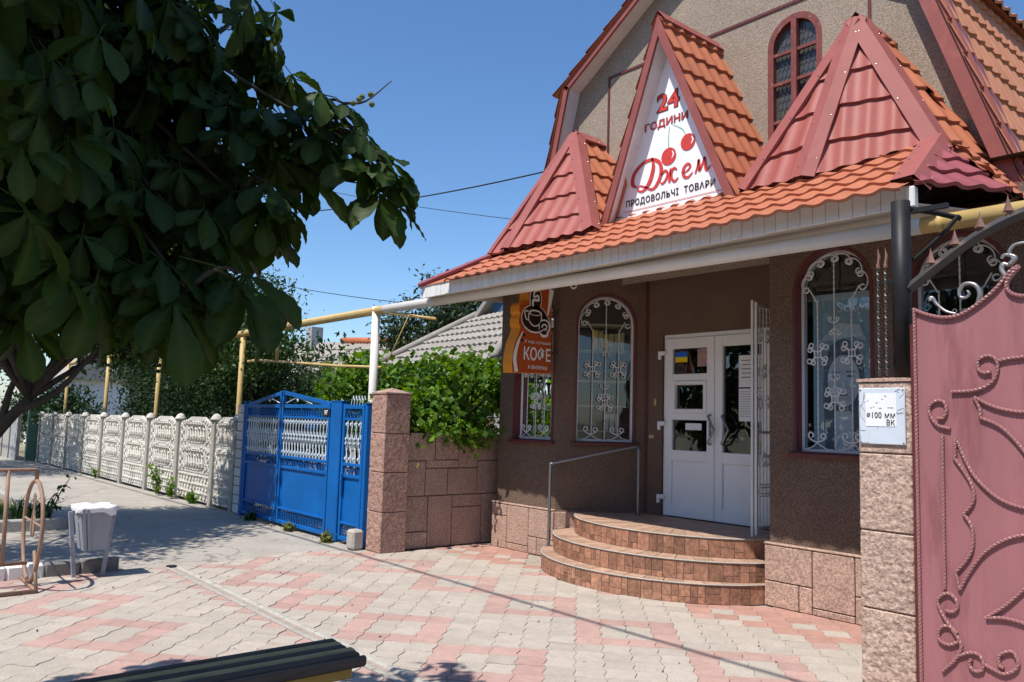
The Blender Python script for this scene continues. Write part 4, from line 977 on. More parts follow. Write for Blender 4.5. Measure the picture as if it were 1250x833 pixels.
# ---- handrail
hr = thing('handrail', 'bent grey steel handrail on the left of the entrance steps', 'handrail', (-6.6, 6.5, 0))
a, b = V(-6.745, 6.29, .175), V(-6.13, 7.08, .53)
mb = MB(); mb.tube(resample(crom([a, a+V(0,0,.865), a+V(.01,.01,.91), a+V(.04,.05,.925), b+V(-.05,-.055,.76), b+V(-.012,-.012,.755), b+V(0,0,.71), b], 4), .05), .017, 8); mb.build('rail_tube', 'steel', hr, True)
for p in (a, b):
    mb = MB(); mb.lathe([(.04,0),(.04,.008),(.02,.012)], tuple(p), 10); mb.build('base_flange', 'steel', hr)
# ================================================================== HANGING COFFEE SIGN
cs = thing('coffee_sign', 'orange hanging coffee sign with a steaming cup, jutting from the shop wall', 'sign', (-6.85, 6.1, 2.1))
SXP = -6.85
sil = [(6.34,3.10),(6.36,2.11),(5.78,2.09),(5.765,2.18),(5.775,2.30),(5.80,2.42),(5.85,2.53),(5.875,2.60),(5.85,2.64),(5.85,2.70),(5.87,2.75),(5.85,2.79),(5.855,2.85),(5.88,2.885),(5.95,2.90),(5.985,2.93),(5.985,3.0),(5.99,3.06),(6.01,3.10)]
mb = MB(); mb.prism([V(SXP-.16, a, b) for a, b in sil], (.16, 0, 0)); mb.build('sign_box', 'sign_edge', cs)
su, sv = V(0,1,0), V(0,0,1)
def cface(name, mat, vfs, dx=.003):
    m = MB()
    for vf in vfs: place2d(m, vf, V(SXP + dx, 0, 0), su, sv, 0)
    return m.build(name, mat, cs)
cface('sign_face', 'sign_orange', [poly2d(sil)])
cface('white_swoosh', 'sign_white', [ribbon2d([(5.83,2.10),(5.80,2.25),(5.84,2.42),(5.91,2.56)], [.05,.05,.035,.012])], .005)
cface('white_swoosh', 'sign_white', [ribbon2d([(6.335,3.09),(6.31,2.92),(6.28,2.78)], [.075,.05,.02])], .005)
cface('brown_motif_border', 'sign_white', [disc2d(6.08, 2.72, .20, .165, 26), disc2d(6.09, 2.95, .095, .14, 20), disc2d(6.23, 2.66, .10,.12)], .005)
cface('brown_motif', 'sign_brown', [disc2d(6.08, 2.72, .19, .155, 26), disc2d(6.09, 2.95, .085, .13, 20), disc2d(6.23, 2.66, .088,.11)], .0065)
cface('cup', 'sign_white', [ribbon2d([(5.99,2.78),(5.99,2.70),(6.06,2.64),(6.13,2.65),(6.18,2.72),(6.18,2.80)], [.014]*6), disc2d(6.085, 2.79, .095, .035), ribbon2d([(5.98,2.80),(5.93,2.79),(5.95,2.71),(6.0,2.70)], [.015]*4), ribbon2d([(5.93,2.62),(6.02,2.57),(6.14,2.57),(6.24,2.62)], [.01,.018,.018,.01]), ribbon2d([(6.05,2.86),(6.05,2.93),(6.13,2.94),(6.12,2.99),(6.06,2.97),(6.07,3.03),(6.13,3.05)], [.022,.03,.03,.025,.02,.02,.008])], .008)
cface('coffee', 'sign_brown', [disc2d(6.085, 2.785, .075, .022)], .0095)
cface('pastry', 'sign_white', [ribbon2d([(6.16,2.58),(6.20,2.535),(6.27,2.54),(6.30,2.59)], [.012,.03,.03,.012]), ribbon2d([(6.19,2.63),(6.22,2.67),(6.27,2.65),(6.25,2.61),(6.22,2.62)], [.02]*5), ribbon2d([(6.15,2.60),(6.16,2.68),(6.22,2.72),(6.29,2.70),(6.31,2.63),(6.27,2.575)], [.01,.016,.018,.018,.016,.01])], .008)
for s_, wd, hh, cy, z, bold in (('КОФЕ', .41, .165, 6.135, 2.235, .016), ('У нас лучший', .40, .05, 6.135, 2.425, .008), ('и выпечка', .29, .042, 6.145, 2.145, .008)):
    vs, fs = fit_text(s_, wd, hh, bold, 0, 1.0); cface('lettering', 'sign_white', [([(v[0]+cy, v[1]+z, 0) for v in vs], fs)], .0075)
cface('coffee_bean', 'sign_brown', [disc2d(5.93, 2.52, .022, .016), disc2d(5.90, 2.46, .02, .016)], .0065)
for z in (2.35, 2.82):
    mb = MB(); mb.box(SXP-.10, SXP-.07, 6.34, 6.52, z, z+.025); mb.build('bracket', 'dark_iron', cs)
# ---- security camera
sc_ = thing('security_camera', 'small white dome security camera above the window under the canopy', 'camera', (-6.76, 6.62, 3.15))
cpos = f2(.16, 3.17, -.02); 
mb = MB(); mb.lathe([(.0,-.02),(.042,-.02),(.045,0),(.038,.03),(.02,.055),(0,.06)], (0,0,0), 14)
rot = n2.to_track_quat('Z', 'Y').to_matrix(); rot = (n2*.8 + V(.25,-.6,-.3)).normalized().to_track_quat('Z','Y').to_matrix()
mb.v = [tuple(rot @ Vector(v) + cpos) for v in mb.v]; mb.build('housing', 'white_pvc', sc_, True)
mb = MB(); mb.lathe([(0,0),(.02,0),(.016,.014),(0,.02)], (0,0,0), 12); mb.v = [tuple(rot @ (Vector(v) + V(.004,-.0,.052)) + cpos) for v in mb.v]; mb.build('lens', 'black_ink', sc_, True)
mb = MB(); mb.obox(cpos - n2*.03 + V(-.02,0,.0), V(.04,0,0), n2*.03, V(0,0,.08)); mb.build('mount', 'white_pvc', sc_)
# ================================================================== CLAD PILLARS AND WALL
def pillar(name, label, x0, x1, y0, y1, zs, captop, grp=None, mt='cladding_rough'):
    t = thing(name, label, 'pillar', ((x0+x1)/2, (y0+y1)/2, 0), grp)
    mb = MB(); mb.box(x0+.014, x1-.014, y0+.014, y1-.014, 0, zs[-1]-.01); mb.build('core', 'mortar', t)
    for a, b in zip(zs[:-1], zs[1:]):
        mb = MB(); mb.box(x0, x1, y0, y1, a+.004, b-.004, .007); o = mb.build('block', mt, t)
    mb = MB(); c = V((x0+x1)/2, (y0+y1)/2, captop); q = [V(x0-.008,y0-.008,zs[-1]-.001), V(x1+.008,y0-.008,zs[-1]-.001), V(x1+.008,y1+.008,zs[-1]-.001), V(x0-.008,y1+.008,zs[-1]-.001)]
    mb.add(q + [p + V(0,0,.018) for p in q] + [c], [(0,1,5,4),(1,2,6,5),(2,3,7,6),(3,0,4,7),(4,5,8),(5,6,8),(6,7,8),(7,4,8),(3,2,1,0)]); mb.build('cap', 'cladding', t)
    return t
pillar('stone_pillar', 'square pink stone pillar with pyramid cap beside the blue gate', -8.43, -8.11, 4.94, 5.28, [0,.46,.915,1.365,1.825], 1.90)
pillar('stone_pillar', 'square pink stone pillar with a pipe plate beside the maroon gate', -2.48, -2.155, 4.94, 5.26, [0,.485,.95,1.42,1.86], 1.895, None, 'cladding_pale')
pillar('stone_pillar', 'square pink stone pillar at the right end of the maroon gate', -.325, 0.0, 4.94, 5.26, [0,.485,.95,1.42,1.86], 1.895, None, 'cladding_pale')
pt = thing('pipe_marker_plate', 'cracked pale blue enamel plate reading 100 mm on the stone pillar', 'plate', (-2.33, 4.93, 1.5))
mb = MB(); mb.box(-2.468, -2.185, 4.925, 4.934, 1.475, 1.82, .004); mb.build('plate', 'plate', pt)
mb = MB()
random.seed(11)
for k in range(16):      # cracked enamel lines
    p = V(random.uniform(-2.46,-2.2), 4.9235, random.uniform(1.48,1.8)); pts = [p]
    for j in range(random.randint(2,5)):
        p = p + V(random.uniform(-.05,.05), 0, random.uniform(-.05,.05)); p = V(min(max(p.x,-2.462),-2.192), 4.9245, min(max(p.z,1.482),1.812)); pts.append(p)
    mb.tube(pts, .0012, 3)
mb.build('crazing', 'concrete_dk', pt, kind='stuff')
mb = MB(); mb.box(-2.425, -2.235, 4.9225, 4.925, 1.585, 1.785); mb.build('label', 'paper', pt)
for s_, a_, h_, x_, z_ in (('⌀100 мм', .175, .037, -2.33, 1.635), ('ВК', .05, .035, -2.27, 1.592)): mb = MB(); place2d(mb, fit_text(s_, a_, h_, .006, 0, 1.05), V(x_, 4.921, z_), (1,0,0), (0,0,1), .001); mb.build('lettering', 'black_ink', pt)
mb = MB()
for k in range(9): z_ = 1.70+random.uniform(-.01,.07); mb.box(-2.415+.018*k, -2.41+.018*k+random.uniform(.003,.015), 4.921, 4.9222, z_, z_+.004)
mb.build('print', 'concrete_dk', pt, kind='stuff')
for x in (-2.458, -2.196):
    for z in (1.487, 1.808): mb = MB(); mb.lathe([(.005,0),(.005,-.004),(0,-.005)], (x, 4.925, z), 6, 'y'); mb.build('screw', 'concrete_dk', pt)
# retaining wall between pillar and shop
rw = thing('clad_wall', 'low brown wall of irregular stone blocks joining the pillar to the shop', 'wall', (-8.2, 6, 0))
Wa, Wb = V(-8.215, 5.27, 0), V(-8.205, 6.74, 0); wu = (Wb-Wa); WL = wu.length; wu.normalize(); wn = V(wu.y, -wu.x, 0)
mb = MB(); mb.obox(Wa - wn*.2, wu*WL, wn*.185, V(0,0,1.36)); mb.build('core', 'mortar', rw)
for s0, s1, z0, z1 in ((0,.38,0,.2),(0,.38,.2,.62),(.38,.74,0,.62),(.74,1.2,.0,.47),(.74,1.2,.47,.62),(1.2,1.46,0,.62),(0,.33,.62,1.04),(.33,.66,.62,.95),(.33,.82,.95,1.05),(.66,1.12,.62,.95),(.82,1.12,.95,1.38),(1.12,1.46,.62,1.04),(0,.46,1.04,1.38),(.46,.82,1.05,1.38),(1.12,1.46,1.04,1.38)):
    m = MB(); m.obox(Wa - wn*.016 + wu*(s0+.005) + V(0,0,z0+.005), wu*(s1-s0-.01), wn*.016+wn*random.uniform(.001,.008), V(0,0,z1-z0-.01), .006); m.build('block', 'cladding', rw)
# ================================================================== MAROON GATE, POST AND ARCH
gt = thing('maroon_gate', 'faded maroon sheet-metal gate with twisted rod ornament', 'gate', (-1.2, 4.9, 0))
GXC = -1.24
top = [(-2.115,2.285),(-2.03,2.245),(-1.94,2.222),(-1.85,2.232),(-1.75,2.29),(-1.66,2.365),(-1.59,2.45),(-1.545,2.475)]
mir = lambda l: [(2*GXC - a, b) for a, b in l]
tp = crom(top, 4); mid = crom([(-1.545,2.475),(-1.60,2.41),(-1.61,2.36),(-1.575,2.32),(-1.5,2.31),(-1.37,2.36),(GXC,2.38)], 4)
half = [(p.x, p.y) for p in tp] + [(p.x, p.y) for p in mid[1:]]
outl = [(-2.115, .05)] + half + mir(half)[::-1][1:] + [(2*GXC+2.115, .05)]
mb = MB(); mb.prism([V(a, 4.905, b) for a, b in outl], (0, .035, 0)); mb.build('sheet', 'gate_pink', gt)
mb = MB(); mb.box(-2.15, -2.117, 4.93, 4.98, .03, 2.2); mb.build('gate_stile', 'maroon', gt)
RODS = [[(-2.108,.06),(-2.108,2.28)], half, [(-1.965,1.545),(-1.97,.68)],
 [(-1.91,1.79),(-1.78,1.8),(-1.7,1.84),(-1.67,1.9),(-1.67,1.96),(-1.71,1.99),(-1.76,1.97),(-1.765,1.92),(-1.74,1.895),(-1.7,1.9)], [(-1.675,1.955),(-1.61,1.97),(-1.53,1.98),(-1.42,2.03),(-1.36,2.1)],
 [(-1.79,1.76),(-1.765,1.70),(-1.76,1.645)], [(-1.79,1.76),(-1.71,1.715),(-1.63,1.69),(-1.54,1.68),(-1.42,1.70)], [(-1.76,1.645),(-1.68,1.61),(-1.62,1.56),(-1.55,1.47),(-1.47,1.34)],
 [(-1.92,1.58),(-1.99,1.6),(-2.03,1.66),(-2.03,1.71),(-1.99,1.74),(-1.95,1.73),(-1.94,1.68),(-1.96,1.64),(-1.99,1.64)],
 [(-1.9,1.42),(-1.89,1.52),(-1.85,1.42),(-1.79,1.31),(-1.68,1.21),(-1.55,1.17),(-1.42,1.18)],
 [(-1.905,1.42),(-1.85,1.34),(-1.81,1.26),(-1.81,1.18),(-1.86,1.11)], [(-1.86,1.11),(-1.82,1.04),(-1.82,.93),(-1.85,.86),(-1.91,.78)], [(-1.91,.78),(-1.89,.69)],
 [(-1.89,.69),(-1.84,.79),(-1.76,.91),(-1.66,.99),(-1.56,1.03),(-1.44,1.04)], [(-1.5,.83),(-1.57,.75),(-1.66,.65),(-1.76,.565)], [(-1.76,.565),(-1.67,.58),(-1.57,.57),(-1.46,.53)],
 [(-1.99,.23),(-1.92,.31),(-1.89,.39),(-1.93,.46),(-1.98,.53),(-2.01,.6),(-1.99,.64),(-1.95,.66),(-1.91,.63),(-1.91,.58),(-1.94,.56),(-1.97,.565)],
 [(-1.9,.41),(-1.95,.38),(-2.0,.39),(-2.01,.43),(-1.99,.47),(-1.95,.48),(-1.91,.45)], [(-1.915,.325),(-1.85,.36),(-1.8,.36),(-1.78,.32),(-1.79,.28),(-1.83,.27),(-1.85,.3),(-1.84,.33)],
 [(-1.785,.32),(-1.73,.3),(-1.68,.29),(-1.63,.32),(-1.61,.36),(-1.63,.41),(-1.66,.41),(-1.7,.38),(-1.7,.33),(-1.68,.32)]]
for i, l in enumerate(RODS):
    for mm in (0, 1):
        pts = [(p.x, p.y) for p in crom(l, 6)]
        if mm: pts = mir(pts)
        rr = .011 if i != 1 else .0125
        mb = MB(); mb.tube(resample([V(a, 4.896, b) for a, b in pts], .008), rr, 4, twist=125, flat=(1.15, .95)); mb.build('twisted_rod', 'gate_rod', gt)
for mm in (0, 1):
    for l in ([(-2.02,2.33),(-2.025,2.345),(-2.01,2.345),(-1.99,2.31),(-1.94,2.262),(-1.88,2.24)], [(-1.765,2.285),(-1.755,2.35),(-1.78,2.40),(-1.83,2.41),(-1.86,2.38),(-1.86,2.34),(-1.83,2.33),(-1.81,2.35),(-1.82,2.37)], [(-1.62,2.43),(-1.64,2.47),(-1.63,2.5),(-1.6,2.49),(-1.58,2.52),(-1.6,2.56),(-1.57,2.6),(-1.5,2.6),(-1.47,2.56)], [(-1.6,2.49),(-1.57,2.53),(-1.62,2.55),(-1.64,2.53)]):
        pts = [(p.x, p.y) for p in crom(l, 6)]
        if mm: pts = mir(pts)
        mb = MB(); n_ = len(pts); mb.tube([V(a, 4.92, b) for a, b in pts], [.014 - .007*k/n_ for k in range(n_)], 6); mb.build('silver_scroll', 'silver', gt, True)
ar = thing('gate_arch', 'black steel post and arched bar with copper spearheads over the maroon gate', 'gate arch', (-2.25, 5.05, 1.9))
mb = MB(); mb.lathe([(.056,1.88),(.056,3.0),(0,3.005)], (-2.25, 5.06, 0), 16); mb.build('post', 'black_iron', ar, True)
mb = MB(); mb.lathe([(.056,1.88),(.056,2.6),(0,2.605)], (-.24, 5.06, 0), 16); mb.build('post', 'black_iron', ar, True)
arcp = crom([V(-2.20,5.05,2.44), V(-1.96,5.05,2.61), V(-1.78,5.05,2.72), V(-1.57,5.05,2.80), V(-1.24,5.05,2.86), V(-.9,5.05,2.80), V(-.5,5.05,2.6), V(-.28,5.05,2.44)], 4)
mb = MB(); mb.tube(arcp, .034, 4, flat=(.75, 1)); mb.build('arched_bar', 'dark_iron', ar)
def spear(x, y, z, s=1.0, mat='copper', par=None):
    mb = MB(); mb.lathe([(.004,-.03),(.006,0),(.018*s,.004),(.018*s,.014),(.008,.018),(.010,.03),(.032*s,.036),(.022*s,.055),(.012*s,.085),(.004,.115),(0,.135)], (x, y, z), 4); mb.build('spearhead', mat, par)
for x, z in ((-2.07,2.545),(-1.93,2.64),(-1.79,2.72),(-1.64,2.79),(-1.48,2.84),(-1.3,2.875),(-1.12,2.87),(-.95,2.83),(-.8,2.77)): spear(x, 5.05, z, 1, 'copper', ar)
mb = MB(); mb.box(-2.2, -1.98, 5.08, 5.11, 2.92, 2.95); mb.tube([V(-2.21,5.12,2.62), V(-2.05,5.18,2.78), V(-1.98,5.25,2.9)], .014, 4); mb.tube([V(-2.2,5.08,2.95), V(-2.1,5.2,2.93), V(-2.0,5.33,2.9)], .018, 4); mb.build('pipe_bracket', 'black_iron', ar)
gr2 = thing('side_grille', 'pair of short twisted black bars with copper tips beside the black post', 'grille', (-2.35, 5.02, 1.9))
for z_ in (2.48, 1.95): mb = MB(); mb.box(-2.39, -2.28, 5.02, 5.04, z_, z_+.022); mb.build('rail', 'black_iron', gr2)
for x in (-2.375, -2.328):
    mb = MB(); mb.tube(resample([V(x,5.01,1.9), V(x,5.01,2.6)], .02), .009, 4, twist=45); mb.build('bar', 'dark_iron', gr2)
    mb = MB(); mb.lathe([(.012,2.58),(.012,2.6),(.006,2.61)], (x,5.01,0), 6); mb.tube([V(x,5.01,2.6), V(x+.008,5.01,2.65), V(x,5.01,2.71)], [.011,.009,.001], 5); mb.build('spearhead', 'copper', gr2)
# ================================================================== GAS PIPE
gp = thing('gas_pipe', 'overhead gas pipe, white under the canopy and yellow on both sides', 'pipe', (-9, 5.35, 0))
def pz(x): return 2.90 - .006*(x+5)*-1*.5 if x < -8 else 2.885 + .0
segs = [(-34, -9.08, 'pipe_yellow', 2.84, 2.955), (-9.08, -2.28, 'pipe_white', 2.955, 2.922), (-2.28, 3, 'pipe_yellow', 2.922, 2.91)]
for x0, x1, mt, z0, z1 in segs:
    mb = MB(); mb.tube([V(x0, 5.45, z0), V((x0+x1)/2, 5.45, (z0+z1)/2 + .004), V(x1, 5.45, z1)], .056 if mt == 'pipe_white' else .0565, 14); mb.build('pipe_run', mt, gp, True)
mb = MB(); mb.lathe([(.062,-.02),(.062,.02)], (-2.16, 5.45, 2.922), 14, 'x'); mb.build('weld_collar', 'pipe_yellow', gp, True)
mb = MB(); mb.lathe([(.055,0),(.055,3.01),(0,3.015)], (-9.30, 5.45, 0), 14); mb.build('pipe_post', 'pipe_white', gp, True)
for x in (-13.67, -18.25, -22.46, -27):
    mb = MB(); mb.lathe([(.047,-.1),(.047,2.85),(0,2.86)], (x, 5.40, 0), 12); mb.build('pipe_post', 'pipe_yellow', gp, True)
mb = MB(); mb.tube([V(-13.3,5.36,2.42), V(-12.9,5.36,2.43), V(-10.1,5.36,2.24), V(-9.2,5.5,2.2)], .022, 6); mb.tube([V(-12.15,5.36,2.85), V(-12.15,5.36,2.38)], .03, 6); mb.tube([V(-12.95,5.36,2.85), V(-12.95,5.36,2.43)], .02, 6); mb.tube([V(-9.4,5.45,2.96), V(-8.2,5.65,2.78)], .02, 5); mb.tube([V(-9.2,5.45,1.97), V(-8.5,5.45,2.83)], .008, 4); mb.build('thin_branch_pipe', 'pipe_yellow', gp, True)
# ================================================================== BLUE GATE
def blue_leaf(name, label, x0, x1, ztl, ztr, stiles=True, wicket=False, dx=0):
    t = thing(name, label, 'gate', ((x0+x1)/2, 4.95, 0)); Y0, Y1 = 4.935, 4.965
    tz = lambda x: ztl + (ztr-ztl)*(x-x0)/(x1-x0)
    mb = MB(); s = .05
    mb.box(x0, x0+s, Y0-.01, Y1+.01, .04, tz(x0) if not wicket else 1.70, .006); mb.box(x1-s, x1, Y0-.01, Y1+.01, .04, tz(x1) if not wicket else 1.70, .006)
    for z in ((.04, .09), (.235, .265), (.80, .84), (.94, .98), (1.50, 1.53), (1.64, 1.69)): mb.box(x0+s, x1-s, Y0-.008, Y1+.008, z[0], z[1], .004)
    if not wicket: mb.prism([V(x0, Y0, tz(x0)-.05), V(x1, Y0, tz(x1)-.05), V(x1, Y0, tz(x1)), V(x0, Y0, tz(x0))], (0, .04, 0))
    mb.build('frame', 'blue', t)
    mb = MB(); mb.box(x0+s-.002, x1-s+.002, 4.95, 4.954, .26, .81); mb.build('sheet', 'blue', t)
    lb = MB(); wb = MB(); n = int((x1-x0-2*s)/.075)
    for (z0, z1) in ((.09,.235),(.84,.94),(1.53,1.64)):
        for k in range(n):
            cx = x0+s+(k+.5)*(x1-x0-2*s)/n; cz = (z0+z1)/2; rx, rz = .026, (z1-z0)*.46
            lb.tube([V(cx + rx*math.cos(2*PI*q/10) + .5*(rz*math.sin(2*PI*q/10))*.35, 4.95, cz + rz*math.sin(2*PI*q/10)) for q in range(10)], .007, 4, closed=True)
    lb.build('loop_bands', 'blue', t, kind='stuff')
    n2_ = int((x1-x0-2*s)/.085)
    for k in range(n2_):
        cx = x0+s+(k+.5)*(x1-x0-2*s)/n2_
        wb.tube([V(cx-.02, 4.95, .98), V(cx-.02, 4.95, 1.06), V(cx+.025, 4.95, 1.24), V(cx-.02, 4.95, 1.42), V(cx-.02, 4.95, 1.5)], .007, 4)
        wb.tube([V(cx+.02, 4.94, .98), V(cx+.02, 4.94, 1.06), V(cx-.025, 4.94, 1.24), V(cx+.02, 4.94, 1.42), V(cx+.02, 4.94, 1.5)], .007, 4)
        for z in (1.03, 1.215, 1.27, 1.45):
            wb.lathe([(0,-.01),(.014,-.006),(.016,0),(.008,.006),(0,.008)], (cx, 4.925, z), 7, 'y')
            wb.tube([V(cx + .028*math.cos(a_), 4.935, z + .022*math.sin(a_)) for a_ in np.linspace(0, 5.2, 8)], .005, 3)
    wb.build('white_lattice', 'blue_light', t, kind='stuff')
    return t
bg1 = blue_leaf('blue_gate', 'left leaf of the blue iron gate, half in tree shadow', -12.16, -10.93, 1.70, 1.885)
bg2 = blue_leaf('blue_gate', 'right leaf of the blue iron gate with house number 97', -10.90, -9.45, 1.885, 1.72)
bg3 = blue_leaf('blue_gate', 'narrow blue wicket door between the blue post and the stone pillar', -9.10, -8.58, 1.7, 1.7, wicket=True)
mb = MB(); mb.box(-9.62, -9.44, 4.915, 4.93, 1.545, 1.635, .003); mb.build('number_plate', 'black_ink', bg2)
mb = MB(); place2d(mb, fit_text('97', .09, .06, .02), V(-9.53, 4.913, 1.56), (1,0,0), (0,0,1), .001); mb.build('number', 'white_ink', bg2)
mb = MB(); mb.box(-10.2, -9.95, 4.97, 5.05, 1.36, 1.56, .01); mb.build('letter_box', 'blue', bg2)
for t, sg in ((bg1, 1), (bg2, -1)):
    mb = MB(); xx = -10.93 if sg > 0 else -10.9
    mb.tube([V(xx - sg*.9, 4.95, 1.7), V(xx - sg*.45, 4.95, 1.79), V(xx - sg*.1, 4.95, 1.71)], .008, 4); mb.lathe([(0,-.02),(.03,0),(0,.02)], (xx - sg*.45, 4.95, 1.75), 8, 'y'); mb.build('crest', 'blue_light', t)
mb = MB(); 
for k in range(5): mb.tube([V(-8.95+.07*k, 4.95, 1.69), V(-8.93+.07*k, 4.95, 1.77), V(-8.90+.07*k, 4.95, 1.8), V(-8.88+.07*k, 4.95, 1.75)], .006, 4)
mb.build('crest', 'blue_light', bg3)
mb = MB(); mb.box(-9.06, -9.02, 4.9, 4.93, .62, .85, .004); mb.lathe([(.012,-.04),(.012,0)], (-9.04, 4.93, .76), 8, 'y'); mb.build('lock', 'blue', bg3)
for nm, lab, x0, x1, zt in (('gate_post', 'thick blue post between the double gate and the wicket', -9.42, -9.14, 1.73), ('gate_post', 'thin blue post at the far end of the blue gate', -12.26, -12.18, 1.72), ('gate_post', 'thin blue post beside the stone pillar', -8.56, -8.50, 1.70)):
    t = thing(nm, lab, 'post', ((x0+x1)/2, 4.95, 0)); mb = MB(); mb.box(x0, x1, 4.92, 5.02, 0, zt, .01); mb.build('post', 'blue', t)
    mb = MB(); mb.box(x0-.005, x1+.005, 4.915, 5.025, zt, zt+.012); mb.build('cap', 'blue', t)
bs = thing('stone_block', 'rough grey concrete block at the foot of the stone pillar', 'block', (-8.52, 4.9, 0))
mb = MB(); mb.box(-8.62, -8.45, 4.78, 4.93, 0, .23, .025); mb.build('block', 'concrete', bs)
# white brick piers flanking the gate
for nm, lab, x0, x1, y0, y1, zt in (('brick_pier', 'white silicate brick pier between pillar and blue wicket', -8.5, -8.435, 4.98, 5.25, 1.65), ('brick_pier', 'shaded grey brick pier between blue gate and concrete fence', -12.62, -12.28, 4.97, 5.2, 1.6)):
    t = thing(nm, lab, 'pier', ((x0+x1)/2, 5.1, 0)); mb = MB(); mb.box(x0+.01, x1-.01, y0+.01, y1-.01, 0, zt-.01); mb.build('core', 'mortar', t)
    z = 0; k = 0
    while z < zt:
        mb = MB(); mb.box(x0+random.uniform(0,.004), x1, y0+random.uniform(0,.006), y1, z+.006, z+.135, .006); mb.build('brick', 'block_white', t); z += .141
# ================================================================== CONCRETE FENCE
fn = thing('concrete_fence', 'whitewashed ornamental concrete panel fence along the street', 'fence', (-18, 5.05, 0))
def panel_mesh(topv):
    mb = MB(); W, H, T = 1.70, .465, .05; x0, x1 = -W/2, W/2
    ow, oh = .50, .155
    # solid surround with an elliptical-ish opening (8-sided)
    out = [V(x0, 0, 0), V(x1, 0, 0), V(x1, 0, H), V(x0, 0, H)] if not topv else [V(x0,0,0), V(x1,0,0), V(x1,0,H-.07), V(x1-.16,0,H-.03), V(x1-.26,0,H-.07), V(x1-.36,0,H-.01), V(.3,0,H+.045), V(-.3,0,H+.045), V(x0+.36,0,H-.01), V(x0+.26,0,H-.07), V(x0+.16,0,H-.03), V(x0,0,H-.07)]
    cz = H*.5
    hole = [V(.44*math.copysign(abs(math.cos(t))**.55, math.cos(t)), 0, cz + .15*math.copysign(abs(math.sin(t))**.55, math.sin(t))) for t in np.linspace(0, 2*PI, 25)[:-1]]
    l2 = [[Vector((p.x, p.z, 0)) for p in out], [Vector((p.x, p.z, 0)) for p in hole]]
    tr = tessellate_polygon(l2); fl = out + hole
    mb.add([p for p in fl], [tuple(t) for t in tr]); mb.add([p + V(0,T,0) for p in fl], [tuple(t) for t in tr])
    m = len(hole); mb.add(hole + [p + V(0,T,0) for p in hole], [(i,(i+1)%m,(i+1)%m+m,i+m) for i in range(m)])
    m = len(out); mb.add(out + [p + V(0,T,0) for p in out], [(i,(i+1)%m,(i+1)%m+m,i+m) for i in range(m)])
    # wavy ribs
    for k in range(7):
        cx = -.39 + k*.13; hh = .155
        pts = [V(cx + .035*math.sin(2*PI*t), -.008, cz - hh + 2*hh*t) for t in np.linspace(0, 1, 8)]
        mb.tube(pts, [.022+.008*math.sin(PI*t*2+.5) for t in np.linspace(0,1,8)], 5)
    # cross ribs make the diamond openings
    for zz in (-.07, .07): mb.tube([V(-.43+.0956*k, -.004, cz + zz + .02*(-1)**k) for k in range(10)], .016, 5)
    # rim and scrolls
    mb.tube([V(p.x*1.1, -.002, cz + (p.z-cz)*1.2) for p in hole], .012, 5, closed=True)
    for sg in (-1, 1):
        for (a, b, r_) in ((.63,.11,.06),(.66,.25,.07),(.62,.37,.05),(.75,.18,.045),(.77,.33,.05),(.53,.40,.05),(.54,.07,.05),(.72,.06,.04),(.42,.42,.035),(.30,.44,.03)):
            mb.tube([V(sg*(a + r_*math.cos(t)*(1-t/12)), -.006, b*H/.465 + r_*math.sin(t)*(1-t/12)) for t in np.linspace(0, 6.5, 11)], .015, 4)
            mb.lathe([(0,-.03),(.018,-.02),(.022,0)], (sg*a, 0, b), 6, 'y')
    return mb.mesh('fence_panel', 'fence')
def blind_mesh():
    mb = MB(); W, H, T = 1.70, .465, .04; mb.box(-W/2, W/2, .01, .05, 0, H)
    rnd = random.Random(5)
    for i in range(11):
        for j in range(3):
            cx, cz = -.75 + i*.15 + (j % 2)*.07, .09 + j*.145
            if abs(cx) > .82: continue
            mb.tube([V(cx + .05*math.cos(t + i)*(1-t/10), .004, cz + .055*math.sin(t + i)*(1-t/10)) for t in np.linspace(0, 5.5, 9)], [.022-.0015*q for q in range(9)], 4)
            mb.lathe([(0,-.03),(.024,-.016),(.03,.012)], (cx+.05, 0, cz+.04), 5, 'y')
    return mb.mesh('fence_panel', 'fence')
pmesh = panel_mesh(False); ptop = panel_mesh(True); pbl = blind_mesh()
px = -11.88 - .9; posts = [-12.78] + [-13.72 - 1.83*k for k in range(9)]
mbp = MB(); mbp.box(-.065, .065, -.06, .07, -.1, 1.42, .012); post_me = mbp.mesh('fence_post', 'fence_grey')
mbp = MB(); mbp.lathe([(.0,1.42),(.10,1.42),(.105,1.44),(.085,1.46),(.08,1.475),(.05,1.515),(.02,1.53),(0,1.532)], (0,0,0), 10); cap_me = mbp.mesh('post_cap', 'fence', True)
for i, x in enumerate(posts):
    z = gz(x); 
    p_ = inst('fence_post', post_me, (x, 5.05, z), parent=fn)
    c_ = inst('post_cap', cap_me, (0,0,0)); c_.parent = p_
    if i:
        xp = posts[i-1]; wd = abs(x-xp); cx = (x+xp)/2; sx_ = (wd-.12)/1.70
        for k, me in enumerate((pbl, pmesh, ptop)):
            inst('fence_panel', me, (cx, 5.04, z + .03 + k*.47), None, (sx_, 1, 1), parent=fn)
